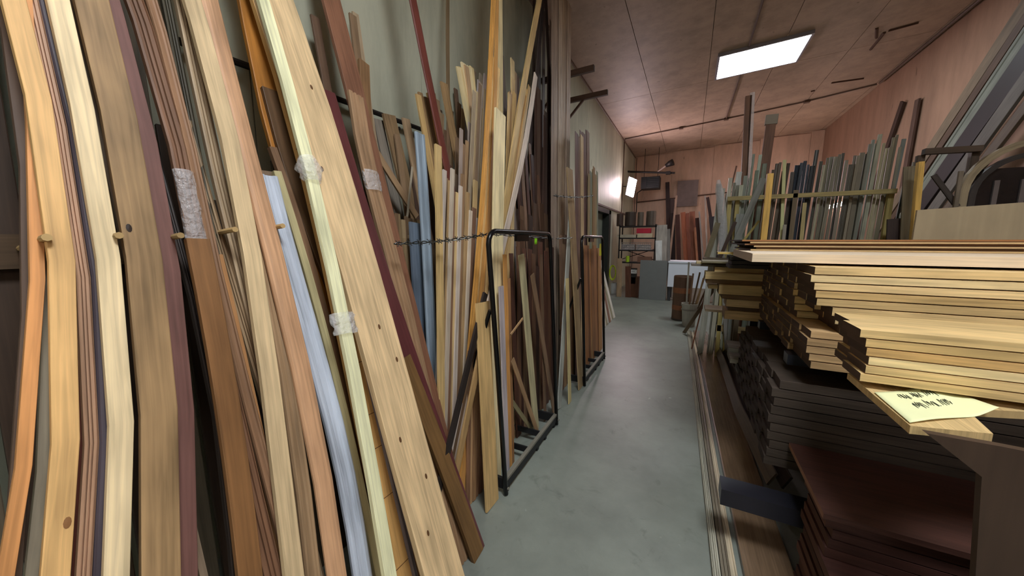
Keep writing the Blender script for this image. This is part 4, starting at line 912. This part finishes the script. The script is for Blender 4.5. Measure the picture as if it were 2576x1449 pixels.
far('carton', 1603, 1638, 647, 659, .25, plain((120,84,66), .6, name='brown_card'), 'low brown carton on the fourth shelf', 'carton', z0=shz[3]+.001)
far('bottle', 1573, 1583, 644, 659, .1, plain((170,200,50), .3, name='lime_plastic'), 'yellow-green bottle on the fourth shelf', 'bottle', z0=shz[3]+.001, lathe=True)
far('carton', 1583, 1600, 676, 690, .25, plain((40,38,38), .5, name='black_case'), 'black case with a white label on the bottom of the shelf unit', 'case', z0=.36)
o = MB().box((-.08, -.004, 0), (.08, 0, .1)).build('paper_sign', plain((214,212,206), .6, name='white_card')); o.location = P(1594, 688, Y=9.47); tag(o, 'small white label card hanging at the front of the shelf unit', 'label')
for k, z in enumerate((.075, .05, .03)): MB().box((-.05, -.006, z), (.05 if k != 1 else .03, -.004, z+.008)).build('printed_line', plain((60,60,62), name='print'), o)
far('crate', 1585, 1606, 698, 738, .35, wood((104,66,44), name='wood'), 'dark red-brown crate on the floor under the shelf unit', 'crate', z0=.003)
up('pale tan board standing against the front of the shelf unit', 1559, 650, 1557, 738, 12, 9.40, (176,148,116))
up('red-brown board standing beside the pale tan one at the shelf unit', 1580, 670, 1580, 738, 14, 9.42, (104,66,48))
o = far('panel_board', 1607, 1680, 656, 740, .02, plain((118,120,118), .6, name='grey_panel', var=.05), 'square grey panel leaning at the foot of the shelf unit', 'panel', Y=9.32, z0=.004)
# bucket with hose coil
bk = empty('bucket', tuple(P(1540, 738, Z=0))); tag(bk, 'dirty white bucket by the doorway at the far end', 'bucket')
MB().lathe([(0, 0), (.10, 0), (.125, .30), (.13, .30), (.13, .31), (.118, .31), (.1, .03), (0, .03)], 18).build('body', plain((178,180,176), .5, name='bucket_white'), bk)
MB().tube([(.13*math.cos(a), .01, .29-.13*math.sin(a)*1.2) for a in [math.pi*i/10 for i in range(11)]], .004, 5).build('handle', M_wire, bk)
hc = empty('hose_coil', tuple(P(1541, 686, Y=9.42))); tag(hc, 'yellow-green hose coil hanging above the bucket on the shelf post', 'hose')
for k in range(3): MB().tube([((.14-.012*k)*math.cos(a)*.6, .012*k, (.2-.015*k)*math.sin(a)) for a in [2*math.pi*i/24 for i in range(24)]], .011, 6, closed=True).build('loop', plain((170,184,40), .4, name='hose_yellow'), hc)
# marbled panels right of the shelf
up('tall white-grey marbled panel right of the shelf unit', 1664, 566, 1663, 655, 28, 9.62, (170,162,152), t=.02, name='panel_board', cat='panel')
up('narrow grey panel beside the marbled one', 1682, 576, 1682, 655, 8, 9.64, (128,122,116), t=.02, name='panel_board', cat='panel')
far('carton', 1649, 1664, 605, 655, .1, plain((216,218,214), .5, name='white_card'), 'upright white carton in front of the marbled panel', 'carton', Y=9.45, z0=.96) if False else up('narrow white board in front of the marbled panel', 1657, 605, 1657, 655, 16, 9.46, (222,222,218), t=.02)
# white bench / appliance
wb_ = empty('white_bench', (-.44, 9.3, 0)); tag(wb_, 'white panelled bench behind the fibre drum, catching bluish light', 'bench')
M_wh = plain((224, 230, 240), .4, name='white_melamine', var=.02)
MB().box((0, 0, .36), (1.6, .03, .955)).build('front_panel', M_wh, wb_); MB().box((-.01, -.02, .955), (1.65, .75, .985)).build('top', M_wh, wb_)
for a_ in ((0.02, .05), (1.5, .05), (.02, .65), (1.5, .65)): MB().box((a_[0], a_[1], 0), (a_[0]+.06, a_[1]+.06, .955)).build('leg', plain((60,60,62), name='leg_grey'), wb_)
# fibre drum
dr = empty('drum', (-.075, 7.2, 0)); tag(dr, 'brown fibre drum with lighter bands standing in the aisle', 'drum')
MB().lathe([(0, 0), (.16, 0), (.16, .82), (.152, .84), (.146, .82), (.146, .04), (0, .04)], 28).build('body', plain((96,70,52), .6, name='fibre_brown'), dr, smooth=False)
for z, h in ((.2, .09), (.52, .1)): MB().lathe([(.1605, z), (.163, z+.005), (.163, z+h-.005), (.1605, z+h)], 28).build('band', plain((136,86,54), .6, name='band_brown'), dr)
MB().lathe([(.161, 0), (.166, .005), (.166, .03), (.161, .035)], 28).build('bottom_rim', plain((60,50,44), .4, name='rim'), dr)
# bucket with sticks by the piles
pb = empty('pail', (.06, 6.75, 0)); tag(pb, 'grey-white pail full of short mouldings beside the fibre drum', 'pail')
MB().lathe([(0, 0), (.10, 0), (.125, .36), (.135, .36), (.135, .40), (.12, .40), (.1, .03), (0, .03)], 20).build('body', plain((168,164,152), .5, name='pail_white'), pb)
MB().lathe([(.127, .28), (.134, .285), (.134, .30), (.127, .305)], 20).build('rim', plain((140,136,126), .5, name='pail_rim'), pb)
for k, (bx_, by_, tx_, ty_, tz_, c) in enumerate(((-.05,-.03,-.06,.02,1.12,(176,172,160)),(-.02,.02,.02,.1,.92,(140,110,82)),(.0,-.03,.12,.02,.95,(120,96,74)),(.02,.03,.22,.08,.98,(160,134,100)),(.04,-.02,.3,.0,.9,(104,82,62)),(.05,.01,.18,-.06,.86,(180,150,112)))):
    stick('wood_strip', (.06+bx_, 6.75+by_, .04), (.06+tx_, 6.75+ty_, tz_), .028, .012, wm(c), ['grey strip standing straightest in the pail','brown strip second from left in the pail','dark tan strip in the middle of the pail','light tan strip leaning right in the pail','dark strip leaning farthest right in the pail','short pale strip at the front of the pail'][k], 'wood strip', side=(1, 0, 0))
stick('wood_strip', (.0, 6.1, .012), (.42, 5.75, .95), .05, .014, wm((96,82,64)), 'dusty brown strip propped from the floor against the ragged stack', 'wood strip', side=(1, 0, 0))
# far wall stock
for k, (l, xt, yt, xb, yb, w_, c) in enumerate((
  ('black-brown board at the left of the far brown boards', 1692, 536, 1692, 655, 12, (52,36,34)), ('dark brown board second of the far row', 1704, 540, 1708, 655, 11, (84,52,44)),
  ('orange-brown board, left of the two brightest in the far row', 1718, 534, 1726, 655, 12, (156,94,66)), ('narrow brown board between the brightest pair', 1729, 536, 1735, 655, 9, (120,72,54)),
  ('orange-brown board, right of the two brightest in the far row', 1741, 532, 1747, 655, 14, (150,96,74)), ('dark brown board right of the brightest pair', 1754, 548, 1760, 655, 10, (74,46,40)),
  ('shorter tan board leaning in front of the far row', 1748, 572, 1754, 655, 6, (170,118,88)), ('grey strip right in the far row', 1759, 532, 1769, 655, 4, (150,146,140)),
  ('white strip tallest at the right of the far row', 1774, 492, 1779, 655, 4, (190,180,170)), ('pale slanting pole left of the far brown boards', 1702, 492, 1684, 655, 5, (190,160,140)),
  ('dark slanting board under the far wall pipe', 1780, 496, 1796, 600, 8, (56,38,34)), ('dark blue-black board at the right of the far row', 1790, 545, 1800, 655, 14, (50,46,50)))):
    up(l, xt, yt, xb, yb, w_, 12.6-.12*(k % 4), c)
block('panel_board', P(1701, 520, Y=13.12), (P(1758, 452, Y=13.12)+Vector((0, .03, 0))), plain((128,112,108), .5, name='grey_wall_panel'), 'large grey panel hung on the far wall behind the boards', 'panel').location
up('tall dark board standing at the far wall beside the heater', 1679, 458, 1681, 560, 10, 12.95, (64,48,46))
up('grey-brown wide board behind the pale pole at the far wall', 1688, 500, 1690, 600, 16, 13.0, (96,80,78))
# heater, bar, pipes
ht = empty('unit_heater', tuple((P(1612, 475, Y=12.0)))); tag(ht, 'black unit heater with louvres hung high in the far left corner', 'heater')
a = P(1612, 475, Y=12.0); b = P(1660, 442, Y=12.0); W = b.x-a.x; Hh = b.z-a.z
V = MB().box((0, .04, 0), (W, .5, Hh)); V.build('casing', plain((24,24,26), .5, name='heater_black'), ht)
MB().box((0, 0, 0), (.16, .04, Hh)).box((W-.03, 0, 0), (W, .04, Hh)).build('front_frame', plain((28,28,30), .5, name='heater_frame'), ht)
for k in range(6): MB().box((.16, .005, .03+Hh*k/6.4), (W-.03, .04, .045+Hh*k/6.4)).build('louvre', plain((70,72,74), .4, name='louvre_grey'), ht)
for xx in (.05, W-.08): MB().tube([(xx, .25, Hh), (xx, .25, ceil_z(a.x)-a.z)], .008, 5).build('hanger', M_iron, ht)
MB().tube([(.02, .2, 0), (-.13, .2, -.1), (-.13, .2, -.75), (-.35, .2, -.78)], .018, 6).build('gas_pipe', M_iron, ht)
br_ = empty('wall_bar', (WX, 11.8, P(1578,430,X=WX).z)); tag(br_, 'dark steel bar reaching from the left wall over the heater', 'bar')
e_ = P(1698, 435, Y=11.8)-Vector(br_.location)
MB().tube([(0, 0, 0), e_], .03, 8).build('bar', M_iron, br_); MB().lathe([(0, -.02), (.08, -.02), (.08, .02), (0, .02)], 10).build('flange', M_iron, br_)
MB().box((e_.x-.25, -.05, e_.z-.03), (e_.x-.12, .05, e_.z+.06)).build('clamp', M_iron, br_)
fl_ = empty('spotlight', tuple(P(1686, 412, Y=11.8))); tag(fl_, 'small round spotlight on a pale arm above the far heater', 'spotlight')
MB().tube([(-.36, 0, -.22), (-.1, 0, -.04)], .022, 6).build('arm', plain((180,160,150), .5, name='arm_pale'), fl_)
MB().tube([(-.12, 0, -.05), (-.02, -.02, .0), (.08, -.05, .03)], [.05, .085, .1], 12).build('shade', M_iron, fl_, smooth=True)
# strip lamp on left wall
lp = empty('strip_lamp', (-1.68, 10.9, 3.06)); tag(lp, 'glowing violet-white strip lamp on a bracket on the left wall', 'lamp')
MB().box((-.035, -.10, -.27), (-.01, .22, .27)).build('housing', M_fix, lp)
MB().box((-.01, -.085, -.25), (.012, .205, .25)).build('tube_glow', emit((1.0, .78, .84), FARLAMP_EMIT, 'lamp_glow'), lp)
lp.rotation_euler = (math.radians(-12), 0, math.radians(-35))
MB().tube([(-.03, 0, 0), (-.2, -.1, .0)], .012, 6).build('bracket', M_iron, lp)
MB().tube([(-.16, -.3, -.05), (-.16, -.32, -.5)], .004, 5).build('pull_cord', M_wire, lp)
# conduit and pipes
M_cond = plain((96, 74, 62), .5, name='conduit_brown')
def conduit(name, label, pts, r=.014, boxes=()):
    t = empty(name, pts[0]); tag(t, label, 'conduit'); q = [Vector(p)-Vector(pts[0]) for p in pts]
    MB().tube(q, r, 7).build('pipe', M_cond, t)
    for b in boxes:
        b = Vector(b)-Vector(pts[0]); MB().box(b-Vector((.05,.05,.03)), b+Vector((.05,.05,.01))).build('junction_box', M_cond, t)
    return t
cz = lambda x: ceil_z(x)-.02
conduit('conduit', 'conduit crossing the ceiling from wall to wall near the far end', [(WX+.02, 10.85, 2.0), (WX+.02, 10.85, 4.32), (WX+.06, 10.7, cz(-1.84)), (0.6, 10.45, cz(.6)), (2.1, 10.2, cz(2.1)), (3.12, 9.9, cz(3.12))], boxes=[(-.4, 10.55, cz(-.4)), (.6, 10.45, cz(.6)), (2.1, 10.2, cz(2.1))])
conduit('conduit', 'conduit running along the ceiling to the rectangular light panel', [(.6, 10.4, cz(.6)), (.62, 7.85, cz(.62))])
conduit('conduit', 'conduit continuing along the ceiling on the near side of the light panel', [(.62, 6.85, cz(.62)), (.62, 0, cz(.62))])
conduit('conduit', 'long conduit in the crease of ceiling and right wall', [(3.14, 9.85, cz(3.1)), (3.14, 8.4, cz(3.1)), (3.15, -2, cz(3.1))], .018)
conduit('conduit', 'level pipe along the far wall below the heater', [(-1.78, BY-.05, 2.82), (1.3, BY-.05, 3.02)], .02)
conduit('conduit', 'vertical pipe in the far left corner', [(WX+.08, 13.0, .5), (WX+.08, 13.0, 4.3)], .012)
# cracks and stain patches on the ceiling liner: thin peeled seam tape
for pts in ([(2235,78),(2310,60)], [(2092,208),(2172,200)], [(2205,95),(2206,70)], [(2190,125),(2215,95),(2225,82)], [(2040,228),(2050,226)]):
    q = []
    for x, y in pts:
        p = P(x, y, Z=4.56); q.append(Vector((p.x, p.y, ceil_z(p.x)-.004)))
    MB().tube(q, [.02]*len(q), 5).build('peeled_tape', plain((92,66,54), .8, name='peeled_tape'), ce)
tr2 = MB().box((WX, D0-.25, DZ+.03), (WX+.025, BY, DZ+.07)).build('trim_2', plain((84, 66, 56), name='rail_brown')); tag(tr2, kind='structure')
